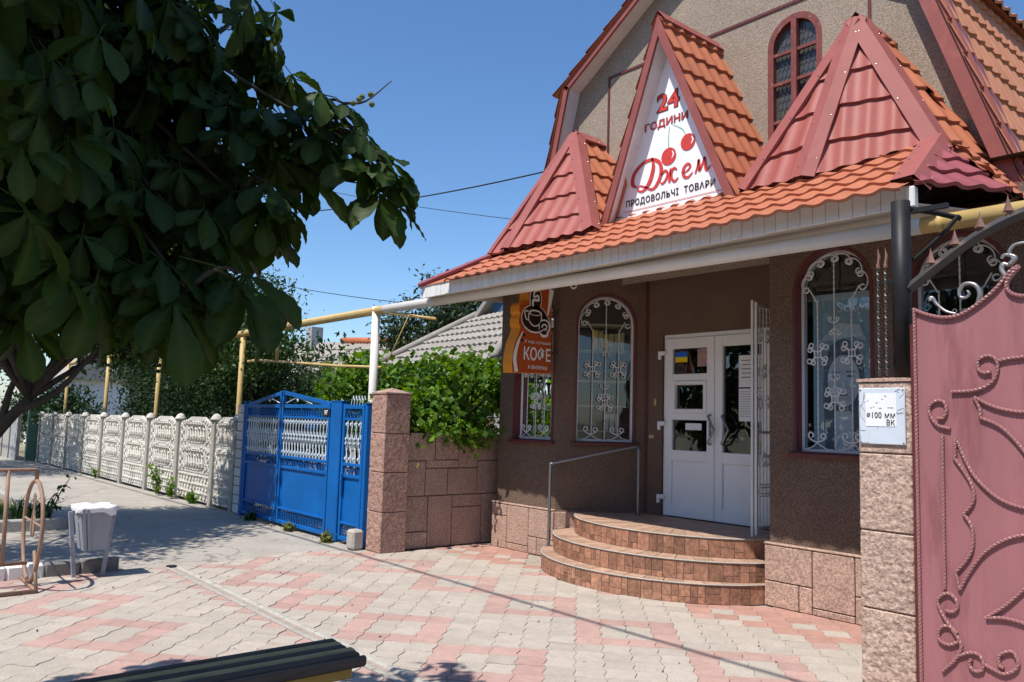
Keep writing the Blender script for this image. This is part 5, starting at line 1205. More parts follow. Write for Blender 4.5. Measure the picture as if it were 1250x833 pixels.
# shaded dark fence beyond, green box, far fence and house
gb = thing('green_gate_leaf', 'faded green metal gate leaf standing open at the end of the fence', 'gate', (-28.3, 4.9, 0))
mb = MB(); mb.box(-28.6, -28.52, 4.75, 5.2, -.1, 1.05, .01); mb.build('sheet', 'green_metal', gb); mb = MB(); mb.box(-28.63, -28.49, 4.72, 4.78, -.1, 1.5); mb.build('stile', 'green_metal', gb)
ff = thing('wire_fence', 'old grey wire and board fence beyond the green gate', 'fence', (-34, 4.6, 0))
for k in range(8):
    x = -29.5 - 1.4*k; mb = MB(); mb.box(x-.05, x+.05, 4.6, 4.7, -.3, 1.4); mb.build('post', 'fence_grey', ff); mb = MB(); mb.box(x-1.3, x-.08, 4.63, 4.66, -.2, 1.2 + .1*math.sin(k*2)); mb.build('board_panel', 'fence_grey' if k % 2 else 'block_grey', ff)
hw = thing('white_house', 'whitewashed house wall glimpsed behind the street trees', 'house', (-42, 9, 0))
mb = MB(); mb.box(-46, -39, 7.5, 12, -.3, 2.8); mb.build('wall', 'house_white', hw); mb = MB(); mb.prism([V(-46.4,7.2,2.8), V(-46.4,12.3,2.8), V(-46.4,9.8,4.6)], (7.8,0,0)); mb.build('roof', 'slate', hw)
# ================================================================== BACKGROUND HOUSES
def slate_roof(par, a, b, c, d, rows, waves=.18):
    """quad roof a-b eave, d-c ridge; each course a part"""
    a, b, c, d = map(Vector, (a, b, c, d)); n = (b-a).cross(d-a).normalized(); n = n if n.z > 0 else -n
    mbk = MB(); mbk.add([a - n*.03, b - n*.03, c - n*.03, d - n*.03], [(0,1,2,3)]); roof = mbk.build('roof', 'slate', par)
    for r_ in range(rows):
        t0, t1 = r_/rows, (r_+1)/rows + .01
        p0, p1 = a.lerp(d, t0), b.lerp(c, t0); q0, q1 = a.lerp(d, t1), b.lerp(c, t1)
        L = (p1-p0).length; nu = int(L/.045); m = MB()
        for i in range(nu+1):
            s = i/nu; hh = .02*math.cos(2*PI*(s*L)/waves)
            m.v += [tuple(p0.lerp(p1, s) + n*(.005+hh)), tuple(p0.lerp(p1, s) + n*(.055+hh)), tuple(q0.lerp(q1, s) + n*(.01+hh))]
        for i in range(nu): m.f += [(3*i, 3*i+3, 3*i+4, 3*i+1), (3*i+1, 3*i+4, 3*i+5, 3*i+2)]
        m.build('slate_course', 'slate', roof)
    return roof
h1_ = thing('slate_house', 'low house with grey corrugated slate hip roof and blue gable behind the vine', 'house', (-12.5, 11, 0))
A_, B_, Cc, Dd = V(-15.3, 9, 2.62), V(-11.2, 9, 2.62), V(-12.7, 11.0, 3.92), V(-14.35, 11.0, 3.85)
slate_roof(h1_, A_, B_, Cc, Dd, 7)
slate_roof(h1_, B_, V(-11.2, 15, 2.62), V(-12.7, 13.2, 3.92), Cc, 6)
for p_, q_ in ((A_, Dd), (B_, Cc)): mb = MB(); mb.tube([p_ + V(0,0,.07), q_ + V(0,0,.07)], .09, 6); mb.build('ridge_tiles', 'slate', h1_, True)
mb = MB(); mb.box(-15, -11.6, 9.4, 14, -.1, 2.6); mb.build('wall', 'block_grey', h1_)
gA = V(-14.4, 11.05, 3.75)
for k in range(7):
    x0 = -14.2 + k*.28; t = abs(k-3+.0)/3.6
    mb = MB(); mb.box(x0, x0+.27, 11.1, 11.13, 3.7, 3.78 + .85*(1-t), .003); mb.build('gable_board', 'blue_gable', h1_)
mb = MB(); mb.prism([V(-14.5,10.9,3.75), V(-13.22,10.9,4.85), V(-13.22,10.9,4.72), V(-14.38,10.9,3.72)], (0,3,0)); mb.prism([V(-11.95,10.9,3.75), V(-13.22,10.9,4.85), V(-13.22,10.9,4.72), V(-12.07,10.9,3.72)], (0,3,0)); mb.build('gable_roof', 'slate', h1_)
h2_ = thing('far_slate_house', 'distant house with grey slate roof and orange ridge left of the white post', 'house', (-26, 14, 0))
slate_roof(h2_, V(-32, 12.5, 2.4), V(-21.5, 12.5, 2.4), V(-22.6, 15, 4.05), V(-32, 15, 4.6), 6, .25)
mb = MB(); mb.tube([V(-28.0,15,4.45), V(-22.6,15,4.12)], .14, 6); mb.build('ridge_tiles', 'roof_or', h2_, True)
mb = MB(); mb.box(-31.6, -21.9, 13, 17, -.1, 2.4); mb.build('wall', 'block_grey', h2_)
mb = MB(); mb.box(-30.4, -29.9, 14.6, 15.1, 4.2, 5.1); mb.build('chimney', 'block_grey', h2_)
gs = thing('grey_block_wall', 'grey block wall glimpsed under the vine beside the shop', 'wall', (-9.3, 8.4, 0))
mb = MB(); mb.box(-10.6, -8.35, 8.42, 8.6, 0, 1.98); mb.build('core', 'mortar', gs)
for i in range(6):
    for j in range(10):
        x0 = -10.6 + i*.4 + (j % 2)*.2; 
        if x0 > -8.6: continue
        mb = MB(); mb.box(x0+.006, x0+.394, 8.405, 8.42, j*.2+.006, j*.2+.194, .004); mb.build('block', 'block_grey', gs)
# ================================================================== OVERHEAD WIRES
for lab, a, b, sag, r_ in (('thick black overhead cable ending at the shop gable', V(-18,5.6,5.9), V(-7.74,7.03,4.87), .25, .011), ('thin upper overhead wire crossing in front of the turret', V(-16,6.1,6.5), V(-7.9,6.97,4.2), .1, .005), ('thin lower overhead wire above the yellow pipe', V(-17,6.1,4.55), V(-8.6,6.43,3.03), .1, .006), ('overhead street cable out of view that shades the pavers', V(-40,1.33,6.2), V(12,1.33,6.2), .1, .022)):
    t = tag(MB().tube([a.lerp(b, s) - V(0,0,4*sag*s*(1-s)) for s in np.linspace(0,1,24)], r_, 5).build('overhead_wire', 'wire'), lab, 'wire')
# ================================================================== LITTER BIN
bn = thing('litter_bin', 'grey metal litter bin with a white bag hung between two posts', 'bin', (-8.4, 2.0, 0))
bx = -8.37
for sgn_, (y0, y1) in ((-1, (1.86, 1.79)), (1, (2.10, 2.165))):
    mb = MB(); mb.add([V(bx-.02,y0-.017,0),V(bx+.02,y0-.017,0),V(bx+.02,y0+.017,0),V(bx-.02,y0+.017,0),V(bx-.02,y1-.017,.60),V(bx+.02,y1-.017,.60),V(bx+.02,y1+.017,.60),V(bx-.02,y1+.017,.60)], [(0,3,2,1),(4,5,6,7),(0,1,5,4),(1,2,6,5),(2,3,7,6),(3,0,4,7)]); mb.build('post', 'bin', bn)
    for z in (.12, .36): m = MB(); yy_ = y0 + (y1-y0)*z/.6; m.lathe([(.006,0),(.006,.006),(0,.008)], (bx+.02, yy_, z), 6, 'x'); m.build('bolt', 'steel', bn)
lo = [V(bx-.13,1.90,.25),V(bx+.10,1.90,.25),V(bx+.10,2.095,.25),V(bx-.13,2.095,.25)]; hi = [V(bx-.16,1.845,.63),V(bx+.13,1.845,.63),V(bx+.13,2.13,.63),V(bx-.16,2.13,.63)]
mb = MB(); mb.add(lo+hi, [(0,3,2,1),(0,1,5,4),(1,2,6,5),(2,3,7,6),(3,0,4,7)]); mb.build('body', 'bin', bn)
for y0 in (1.865, 1.90):
    mb = MB(); mb.add([V(bx+.105,y0+.035,.25),V(bx+.105,y0+.06,.25),V(bx+.135,y0+.02,.63),V(bx+.135,y0-.008,.63),V(bx+.12,y0+.035,.25),V(bx+.12,y0+.06,.25),V(bx+.15,y0+.02,.63),V(bx+.15,y0-.008,.63)], [(0,1,2,3),(4,5,6,7),(0,4,7,3),(1,5,6,2),(0,1,5,4),(3,2,6,7)]); mb.build('rib', 'bin', bn)
mb = MB(); N_ = 40; rr = []
for lvl, (z, o) in enumerate(((.60,.014),(.63,.02),(.655,.016),(.645,-.02),(.5,-.03))):
    for k in range(N_):
        t = 2*PI*k/N_; c, s = math.cos(t), math.sin(t); q = max(abs(c), abs(s)); xx, yy2 = c/q, s/q
        drop = (.075*max(0, 1-abs(((k/N_*8)) - 1.5)) + .05*max(0, noise.noise((k*.4, 2, lvl*.1)))) if lvl == 0 else .012*noise.noise((k*.5, lvl, 7))
        mb.v.append((bx-.015 + (.145+o)*xx, 1.9875 + (.143+o)*yy2, z - drop + .012*noise.noise((k*.3, 5, 1))))
for l in range(4):
    for k in range(N_): mb.f.append((l*N_+k, l*N_+(k+1)%N_, (l+1)*N_+(k+1)%N_, (l+1)*N_+k))
mb.build('bin_bag', 'bag', bn, True)
# ================================================================== BIKE RACK
rk = thing('bike_rack', 'peeling brown tubular bicycle rack with a pointed ring at the left edge', 'bike rack', (-8.1, 1.3, 0))
ry = 1.46
mb = MB(); mb.tube([V(-8.18 + .40*math.sin(t)*(1.0-.12*math.cos(t)), ry, .475 - .43*math.cos(t)) for t in np.linspace(0, 2*PI, 33)[:-1]], .017, 7, closed=True); mb.build('ring', 'rack', rk, True)
mb = MB(); mb.tube([V(-8.5,ry,.02), V(-7.82,ry,.02)], .017, 7); mb.tube([V(-7.82, ry, .02), V(-8.02, ry, .32)], .014, 6); mb.build('foot', 'rack', rk, True)
mb = MB(); mb.tube([V(-7.82, ry, .02), V(-7.82, -.4, .02)], .018, 7); mb.tube([V(-8.18, ry-.02, .20), V(-8.05, -.4, .20)], .016, 7); mb.build('base_tube', 'rack', rk, True)
mb = MB(); mb.tube([V(-8.18, ry, .90), V(-8.18, ry, 1.0), V(-8.18, ry-.02, 1.0), V(-8.18, -.4, 1.0)], .017, 7); mb.tube([V(-8.08, 1.24, .20), V(-8.18, 1.24, 1.0)], .017, 7); mb.build('top_tube', 'rack', rk, True)
mb = MB(); mb.prism([V(-8.18+a*.1, ry-.006, .42+b*.1) for a, b in ((-.3,0),(.3,0),(.85,.6),(.9,1.2),(.45,1.85),(.3,2.4),(.5,3.0),(.35,3.6),(0,3.8),(-.35,3.6),(-.5,3.0),(-.3,2.4),(-.45,1.85),(-.9,1.2),(-.85,.6))], (0,.012,0)); mb.tube([V(-8.55,ry,.55), V(-7.82,ry,.55)], .01, 5); mb.build('emblem', 'rack', rk)
# ================================================================== BENCH
bc = thing('slatted_bench', 'wooden bench with alternating dark and ochre slats at the bottom edge', 'bench', (-3.5, 1.2, 0))
for k in range(5):
    x0 = -3.70 + k*.062; mb = MB(); y1 = 2.0 + random.uniform(-.012,.012) 
    mb.box(x0, x0+.053, .25, y1, .425, .458, .010); mb.build('slat', 'slat_dark' if k % 2 == 0 else 'slat_yellow', bc)
mb = MB(); mb.box(-3.39, -3.362, .25, 2.01, .40, .45, .01); mb.build('slat', 'slat_dark', bc)
mb = MB(); mb.box(-3.43, -3.39, .27, 1.95, .35, .424, .006); mb.build('rail', 'bench_rail', bc); mb = MB(); mb.box(-3.69, -3.65, .27, 1.95, .33, .42, .006); mb.build('rail', 'bench_rail', bc)
for y in (.55, 1.7):
    mb = MB(); mb.box(-3.66, -3.42, y-.04, y+.04, .35, .424, .006); mb.build('bearer', 'bench_rail', bc)
    for x in (-3.62, -3.46): mb = MB(); mb.box(x-.03, x+.03, y-.03, y+.03, 0, .35, .006); mb.build('leg', 'dark_iron', bc)
# ================================================================== VEGETATION
def leaf_cloud(name, centers, size, mat, parent=None, kind='stuff', up=.5, aspect=.5, size_var=.35, droop=0.0, seed=1, fold=.25):
    """many separate folded leaves (2 quads each) at given centres"""
    rg = np.random.default_rng(seed); C = np.asarray(centers, float); n = len(C)
    d = rg.normal(size=(n,3)); d[:,2] -= droop; d /= np.linalg.norm(d, axis=1)[:,None]
    nr = rg.normal(size=(n,3)); nr[:,2] += up*2; nr -= d*np.sum(nr*d, axis=1)[:,None]; nr /= np.linalg.norm(nr, axis=1)[:,None]
    sd_ = np.cross(d, nr); L = size*(1 + size_var*(rg.random(n)*2-1)); Wd = L*aspect*.5
    L = L[:,None]; Wd = Wd[:,None]
    b = C - d*L*.5; t = C + d*L*.5 - nr*L*.12; m = C + nr*L*.05
    l = C + sd_*Wd - nr*Wd*fold*-1; r = C - sd_*Wd - nr*Wd*fold*-1
    V_ = np.stack([b, l, t, r, m], 1).reshape(-1, 3)
    idx = np.arange(n)[:,None]*5
    F = np.concatenate([idx + np.array([[0,4,1]]), idx + np.array([[1,4,2]]), idx + np.array([[0,3,4]]), idx + np.array([[3,2,4]])])
    me = bpy.data.meshes.new(name); me.vertices.add(len(V_)); me.vertices.foreach_set('co', V_.ravel())
    me.loops.add(len(F)*3); me.loops.foreach_set('vertex_index', F.ravel()); me.polygons.add(len(F))
    me.polygons.foreach_set('loop_start', np.arange(len(F))*3); me.polygons.foreach_set('loop_total', np.full(len(F), 3))
    me.materials.append(MT[mat]); me.update(); me.validate()
    o = bpy.data.objects.new(name, me); link(o, parent)
    if kind: o['kind'] = kind
    return o
def clumps(rg, lobes, n, clump=.28, per=26):
    """points in clumps spread over ellipsoid lobes (cx,cy,cz,rx,ry,rz)"""
    vol = np.array([l[3]*l[4]*l[5] for l in lobes])**.7; vol /= vol.sum(); out = []
    for _ in range(max(1, n//per)):
        l = lobes[rg.choice(len(lobes), p=vol)]
        v = rg.normal(size=3); v /= np.linalg.norm(v); rad = rg.random()**(1/2.4)
        c = np.array(l[:3]) + v*rad*np.array(l[3:])
        out.append(c + rg.normal(size=(per,3))*clump*np.array([1,1,.75]))
    return np.concatenate(out)
def limb(mb, pts, r0, r1, n=7):
    P_ = crom(pts, 4); m = len(P_); mb.tube([p + V(noise.noise(p*3)*.02, noise.noise(p*3+V(5,0,0))*.02, 0) for p in P_], [r0 + (r1-r0)*i/(m-1) for i in range(m)], n)
def tree(name, label, base, trunk, lobes, nleaf, size, mat, grp=None, limbs=(), tr=(.12,.05), clump=.28, seed=3, **kw):
    t = thing(name, label, 'tree', base, grp)
    mb = MB(); limb(mb, trunk, tr[0], tr[1])
    mb.build('trunk', 'bark', t, True)
    mb = MB(); rg = np.random.default_rng(seed)
    for l in limbs: limb(mb, l, tr[1]*.9, tr[1]*.25, 6)
    for l in lobes:
        a = Vector(trunk[-1]); b = Vector(l[:3]); limb(mb, [a, a.lerp(b,.5) + V(0,0,.15), b], tr[1]*.7, .012, 5)
        for k in range(5):
            v = Vector(rg.normal(size=3)); v.normalize(); e = b + V(v.x*l[3], v.y*l[4], v.z*l[5])*.9
            limb(mb, [b, b.lerp(e,.5) + V(0,0,.06), e], .014, .004, 4)
    mb.build('branch', 'bark', t, True)
    leaf_cloud('crown', clumps(rg, lobes, nleaf, clump), size, mat, t, seed=seed, **kw)
    return t
# ---- cherry tree by the path (its leaning trunk shows at the left edge)
tree('cherry_tree', 'small dark-leaved street tree with a leaning forked trunk at the left edge', (-12.9, 1.1, 0),
     [(-12.9,1.0,-.05), (-12.75,1.35,.6), (-12.45,1.75,1.25), (-12.3,2.02,1.66)],
     [(-12.3,2.2,3.5,1.2,1.0,.9), (-11.9,3.1,3.6,.9,.9,.9), (-11.55,3.9,3.75,.5,.45,.6), (-12.6,2.9,2.8,1.1,.9,.5), (-12.6,3.6,2.6,.7,.6,.4), (-12.1,3.6,4.5,.9,.8,.6), (-11.9,4.4,3.25,.35,.4,.4), (-11.6,3.35,3.5,.65,.5,.45), (-11.7,3.3,3.9,.7,.5,.5), (-12.6,1.5,2.9,.9,.6,.6), (-12.2, .6, 4.4, 1.8, 1.0, .7), (-10.8,1.0,4.6,.9,.9,.5), (-13.4,.3,4.2,1.2,1.0,.7), (-9.7,.2,4.2,.8,.7,.45), (-10.7,1.1,4.1,.9,.8,.45), (-11.7,1.7,4.2,.9,.8,.5), (-9.9,-.5,4.0,.8,.7,.5)],
     42000, .112, 'lf_cherry', limbs=[[(-12.45,1.75,1.25),(-12.4,1.85,1.9),(-12.07,2.14,2.6)], [(-12.4,1.85,1.45),(-12.1,2.3,1.75),(-11.9,2.6,2.2),(-11.8,3.0,2.9)]], tr=(.11,.06), clump=.2, seed=5, up=.3, droop=.5)
# ---- dark shrubs and trees behind the fence
def shrub(name, label, base, lobes, n, size, mat, seed, stem=True, cat='shrub', clump=.2, grp=None, **kw):
    t = thing(name, label, cat, base, grp); rg = np.random.default_rng(seed); mb = MB()
    for l in lobes: limb(mb, [Vector(base), Vector(base).lerp(Vector(l[:3]), .6) + V(0,0,.1), Vector(l[:3])], .035, .01, 5)
    mb.build('stem', 'bark', t, True)
    leaf_cloud('foliage', clumps(rg, lobes, n, clump), size, mat, t, seed=seed, **kw); return t
shrub('juniper_bush', 'dark green juniper behind the fence next to the blue gate', (-13.8,6.4,0), [(-13.8,6.4,.9,.7,.5,.8), (-13.4,6.5,1.6,.5,.4,.5), (-14.6,6.6,1.3,.7,.5,.7)], 4200, .09, 'lf_dark', 11, up=.2, aspect=.35)
shrub('juniper_bush', 'dark evergreen mass behind the middle of the fence', (-17,6.6,0), [(-16.2,6.5,1.6,1.0,.6,.8), (-17.6,6.6,1.8,1.1,.6,.9), (-17,6.8,2.5,1.2,.6,.7), (-18.8,6.7,2.2,.9,.6,.8), (-15.2,6.6,2.3,.8,.5,.6)], 14000, .10, 'lf_dark', 12, up=.2, aspect=.35)
shrub('juniper_bush', 'dark evergreen mass behind the far end of the fence', (-21.5,6.8,0), [(-20,6.7,1.7,1.3,.7,.9), (-22.5,6.8,1.8,1.4,.7,1.0), (-24.5,6.8,1.6,1.0,.6,.9), (-21,6.9,2.7,1.4,.6,.8), (-23.8,6.9,2.7,1.4,.6,.8)], 14000, .11, 'lf_dark', 13, up=.2, aspect=.35)
tree('fruit_tree', 'leafy fruit tree behind the fence over the yellow posts', (-15.6,6.4,0), [(-15.6,6.4,0),(-15.5,6.4,1.0),(-15.3,6.3,1.9)], [(-15.6,6.2,2.6,1.1,.7,.7), (-14.2,6.0,2.8,.9,.6,.6), (-16.8,6.3,3.0,1.0,.7,.7), (-15.2,6.2,3.6,1.0,.7,.6), (-13.6,5.9,2.5,.4,.4,.45), (-18.6,6.4,3.0,1.2,.7,.9)], 15000, .09, 'lf_cherry', tr=(.11,.06), clump=.2, seed=15, up=.3, droop=.4)
tree('backyard_tree', 'dark tree behind the far fence closing the street on the left', (-25,8,0), [(-25,8,0),(-25,8,1.6),(-24.6,8,2.6)], [(-25,8,3.4,1.8,1.2,1.2), (-22.5,7.6,3.2,1.4,1.0,1.0), (-27.5,7.6,3.4,1.6,1.2,1.2), (-20.5,7.4,3.2,1.4,.8,.9)], 14000, .13, 'lf_cherry', tr=(.2,.1), clump=.32, seed=16, up=.3)
tree('street_tree', 'round leafy street tree far down the path at the left edge', (-26,1.6,0), [(-26,1.6,-.15),(-26,1.7,1.3),(-25.8,1.8,2.0)], [(-26,1.8,3.4,1.9,1.2,1.0),(-24.6,2.6,3.0,1.4,.9,.7),(-28,2.8,3.2,1.8,1.1,.9),(-22.8,2.0,3.6,1.3,1.0,.8),(-23.6,3.3,3.5,1.4,.7,.6),(-26.5,3.5,3.4,1.6,.7,.6)], 15000, .13, 'lf_cherry', tr=(.16,.1), clump=.3, seed=17, up=.3)
shrub('privet_hedge', 'dark hedge closing the end of the street beyond the green gate', (-33,6,0), [(-31,6.3,1.3,1.6,.8,1.0),(-34,6.2,1.4,1.8,.8,1.1),(-37,6.0,1.4,1.8,.8,1.1)], 5000, .16, 'lf_dark', 18, clump=.3)
shrub('laurel_hedge', 'tall dark laurel hedge in the yard behind the concrete fence', (-24,9,0), [(-17,8.6,1.8,1.4,.7,1.3),(-20,8.8,2.0,1.6,.7,1.4),(-23,9,2.1,1.7,.7,1.5),(-26,9.2,2.2,1.7,.7,1.6),(-29,9.4,2.2,1.7,.7,1.6),(-32,9.5,2.2,1.7,.7,1.6)], 16000, .15, 'lf_dark', 19, clump=.3, up=.2, aspect=.5)
# ---- pale feathery shrub, big olive-coloured tree, second one
shrub('feathery_shrub', 'pale feathery shrub rising behind the blue gate', (-13.4,6.9,0), [(-13.7,6.9,1.9,.5,.4,.8), (-13.0,7.0,2.0,.55,.4,.6), (-12.4,6.9,1.6,.5,.4,.6), (-13.9,6.8,2.5,.2,.2,.35)], 5200, .09, 'lf_pale', 21, cat='shrub', clump=.13, up=.1, aspect=.18, droop=.8)
tree('olive_green_tree', 'tall sparse dark tree on the skyline behind the slate roof', (-18.6,13,0), [(-18.6,13,0),(-18.5,13,2.0),(-18.4,13,3.2)], [(-19.6,12.4,4.2,.8,.7,.7), (-18.2,13.2,4.6,1.0,.8,.9), (-17.2,14.0,4.8,1.0,.7,.9), (-19.0,12.8,3.4,1.0,.8,.6), (-16.4,14.9,5.4,.6,.6,.8), (-17.4,13.6,3.7,1.0,.8,.7), (-18.9,12.9,5.3,.3,.3,.5), (-18.2,13.4,3.9,1.3,.8,.7)], 13000, .16, 'lf_olive', tr=(.2,.1), clump=.22, seed=23, up=.2, aspect=.4)
tree('walnut_tree', 'green tree between the olive tree and the canopy corner', (-16,17.5,0), [(-16,17.5,0),(-16,17.5,2.5),(-15.9,17.5,3.5)], [(-16,17.2,4.6,.9,.8,.9), (-15.1,18.2,4.9,.9,.8,1.0), (-14.2,18.8,4.6,.9,.8,.8), (-15.4,17.6,3.8,1.2,.9,.7)], 3800, .17, 'lf_pale', tr=(.2,.1), clump=.25, seed=24, up=.2, aspect=.5)
# ---- grape vine over the wall
vn = thing('grape_vine', 'bright green grape vine spilling over the stone wall beside the pillar', 'vine', (-9,6.2,0)); rg = np.random.default_rng(31); mb = MB()
for k in range(9):
    b = V(-9.6+.15*k, 6.6, 0); limb(mb, [b, b + V(rg.normal()*.1, -.1, .8), b + V(.2+rg.normal()*.3, -.5, 1.5), b + V(.5+rg.normal()*.4, -.7+rg.normal()*.2, 1.8)], .02, .006, 5)
mb.build('stem', 'bark', vn, True)
vl = [(-8.75,5.75,1.66,.45,.35,.28), (-8.4,6.1,1.75,.3,.45,.35), (-9.0,6.3,2.05,.6,.45,.32), (-8.15,5.75,1.42,.12,.3,.16), (-8.12,6.15,1.38,.1,.25,.14), (-8.6,6.5,2.15,.35,.3,.22), (-9.9,6.3,2.0,.7,.5,.28), (-8.5,6.7,1.9,.4,.5,.35), (-10.4,6.0,1.9,.5,.4,.35), (-8.7,5.5,1.55,.35,.22,.28), (-8.25,5.9,1.5,.12,.35,.2), (-8.2,6.4,1.5,.14,.3,.2), (-9.3,7.2,2.1,.8,.5,.3), (-8.5,7.4,1.9,.5,.4,.3)]
leaf_cloud('foliage', clumps(rg, vl, 9000, .13, 14), .085, 'lf_vine', vn, seed=31, up=.5, aspect=.95, size_var=.4, fold=.15)
vn2 = shrub('grape_vine', 'yellowish vine behind the blue wicket and white pipe post', (-10.8,6.2,0), [(-11.0,6.1,1.95,.5,.4,.45), (-10.6,6.0,2.15,.4,.3,.3), (-11.6,6.2,1.75,.4,.4,.35), (-10.2,6.1,1.7,.4,.3,.3)], 2300, .10, 'lf_vine', 33, cat='vine', clump=.14, up=.5, aspect=.9)
# ---- weeds at the fence foot
def weed(label, base, h, n, mat, seed, size=.07):
    t = thing('weed', label, 'plant', base, 'weeds along the fence'); rg = np.random.default_rng(seed); mb = MB(); pts = []
    for k in range(n):
        e = Vector(base) + V(rg.normal()*h*.28, -abs(rg.normal()*h*.2), h*(.55+.45*rg.random())); limb(mb, [Vector(base) + V(rg.normal()*.05,0,0), Vector(base).lerp(e,.5) + V(0,0,.05), e], .006, .002, 4)
        for q in np.linspace(.2, 1, 12): pts.append(np.array(Vector(base).lerp(e, q)) + rg.normal(size=3)*.035)
    mb.build('stem', 'bark', t); leaf_cloud('foliage', pts, size, mat, t, seed=seed, up=.8, aspect=.5)
weed('tall bright weed growing against the white fence', (-15.9,4.85,0), .62, 9, 'lf_vine', 41, .09)
weed('weed tuft right of the tall one at the fence foot', (-15.2,4.88,0), .34, 7, 'lf_vine', 42, .08)
weed('low broad weeds at the foot of the nearest fence panel', (-14.2,4.9,0), .16, 9, 'lf_vine', 43, .09)
weed('small weed at the foot of a far fence post', (-20.8,4.9,-.05), .26, 6, 'lf_vine', 44, .08)
weed('grass tuft at the foot of the blue post', (-9.2,4.86,0), .07, 14, 'lf_grass', 45, .06)
weed('grass tuft at the foot of the blue double gate', (-10.3,4.86,0), .07, 14, 'lf_grass', 46, .06)
weed('weeds under the shaded end of the blue gate', (-11.6,4.86,0), .10, 14, 'lf_iris', 47, .07)
# ---- bed plants
for i, (x, y) in enumerate(((-12.1,1.45),(-12.2,1.75),(-12.1,2.0),(-12.3,2.25))):
    t = thing('iris_clump', ['iris clump at the very left of the bed','iris clump behind the rack ring','iris clump right of the rack ring','iris clump at the corner of the bed'][i], 'plant', (x,y,.05), 'irises in the bed'); rg = np.random.default_rng(50+i); mb = MB()
    for k in range(26):
        b = V(x+rg.normal()*.07, y+rg.normal()*.06, .03); d = V(rg.normal()*.12, rg.normal()*.12, .32+.12*rg.random()); s = V(rg.normal(), rg.normal(), 0).normalized()*.014
        mb.add([b-s, b+s, b+d*.6+s*.9, b+d*.6-s*.9, b+d+V(d.x,d.y,-.03)], [(0,1,2,3),(3,2,4)])
    mb.build('blades', 'lf_iris', t, kind='stuff')
t = thing('sapling', 'dark leafy sapling leaning out of the bed behind the bike rack', 'plant', (-11.9,2.3,.05)); rg = np.random.default_rng(61); mb = MB(); pts = []
for k in range(7):
    e = V(-11.9+rg.normal()*.1, 2.3+.12*k*.5-.12, .18+.09*k); limb(mb, [V(-11.9,2.28,.04), V(-11.9,2.28,.04).lerp(e,.5)+V(0,0,.05), e], .007, .002, 4)
    for q in np.linspace(.3,1,7): pts.append(np.array(V(-11.9,2.28,.04).lerp(e,q)) + rg.normal(size=3)*.04)
mb.build('stem', 'bark', t); leaf_cloud('foliage', pts, .095, 'lf_iris', t, seed=61, up=.7, aspect=.5)
rg = np.random.default_rng(71); mb = MB()
for k in range(7000):
    x, y = -12.0 - 12*rg.random()**1.6, -1 + 3.3*rg.random(); h = .05+.07*rg.random(); a = rg.random()*6.3; s = V(math.cos(a), math.sin(a), 0)*.006; l = V(rg.normal()*.02, rg.normal()*.02, h); b = V(x, y, gz(x)+.02)
    mb.v += [tuple(b-s), tuple(b+s), tuple(b+l)]; n = len(mb.v); mb.f.append((n-3, n-2, n-1))
me = bpy.data.meshes.new('bed_grass'); me.from_pydata(mb.v, [], mb.f); me.materials.append(MT['lf_grass']); o = bpy.data.objects.new('bed_grass', me); COL.objects.link(o)
tag(o, 'short dry grass in the planting bed', 'grass', kind='stuff')
# ---- fallen dry leaves / litter on the pavers: tiny specks
rg = np.random.default_rng(72); pts = [(x, y, .006) for x, y in zip(-8.4 + 6*rg.random(90), 1.2 + 4.8*rg.random(90))] + [(x, 4.8 + .12*rg.random(), .008) for x in -14 + 5.5*rg.random(160)]
o = leaf_cloud('fallen_leaves', pts, .022, 'bark', None, seed=72, up=4, aspect=.6); tag(o, 'dry leaf litter scattered over the pavers and gate threshold', 'litter')
# ================================================================== HORSE CHESTNUT OVER THE CAMERA
def leaflet(L, rgx):
    prof = [(0,.012),(.1,.028),(.2,.055),(.3,.09),(.4,.13),(.5,.168),(.6,.195),(.68,.207),(.76,.208),(.83,.19),(.9,.14),(.95,.08),(1.0,.0)]
    dr = rgx.uniform(.1,.45); fold = rgx.uniform(.15,.5); vs = []; fs = []
    for ip, (t, wv) in enumerate(prof):
        z = -dr*L*t*t*.8 + (.0035 if ip % 2 else 0); x = L*t*(1-.12*dr*t)
        wob = .006*L*math.sin(t*23) + (.008*L if ip % 2 else 0)
        vs += [(x, wv*L + wob, z + wv*L*fold), (x, 0, z), (x, -wv*L - wob, z + wv*L*fold)]
    for i in range(len(prof)-1):
        a = 3*i; fs += [(a, a+1, a+4, a+3), (a+1, a+2, a+5, a+4)]
    return vs, fs
VEIN = {}
def palm_leaf(seed):
    rgx = random.Random(seed); mb = MB(); n = rgx.choice((5,5,6,7))
    for k in range(n):
        ang = (k-(n-1)/2)*R(rgx.uniform(40,50)); L = .215*(1 - .32*abs(k-(n-1)/2)/((n-1)/2)*1.0)*rgx.uniform(.9,1.1)
        vs, fs = leaflet(L, rgx); tilt = R(rgx.uniform(10, 50))
        Mx = Matrix.Rotation(ang, 3, 'Z') @ Matrix.Rotation(tilt, 3, 'Y')
        mb.add([Mx @ Vector(v) for v in vs], fs)
    mb.tube([V(0,0,0), V(-.05,0,.02), V(-.13,0,.02)], .0025, 4)
    me = mb.mesh('leaf', 'lf_chest', True); vv = []
    for k in range(n):
        for ip in range(13): s_ = .0 if ip % 2 else .55; vv += [s_*.6, 1.0, s_*.6]
    vv += [1.0]*(len(me.vertices)-len(vv)); VEIN[me.name] = vv
    at_ = me.attributes.new('vein', 'FLOAT', 'POINT'); at_.data.foreach_set('value', vv); return me
pl_me = [palm_leaf(100+i) for i in range(8)]
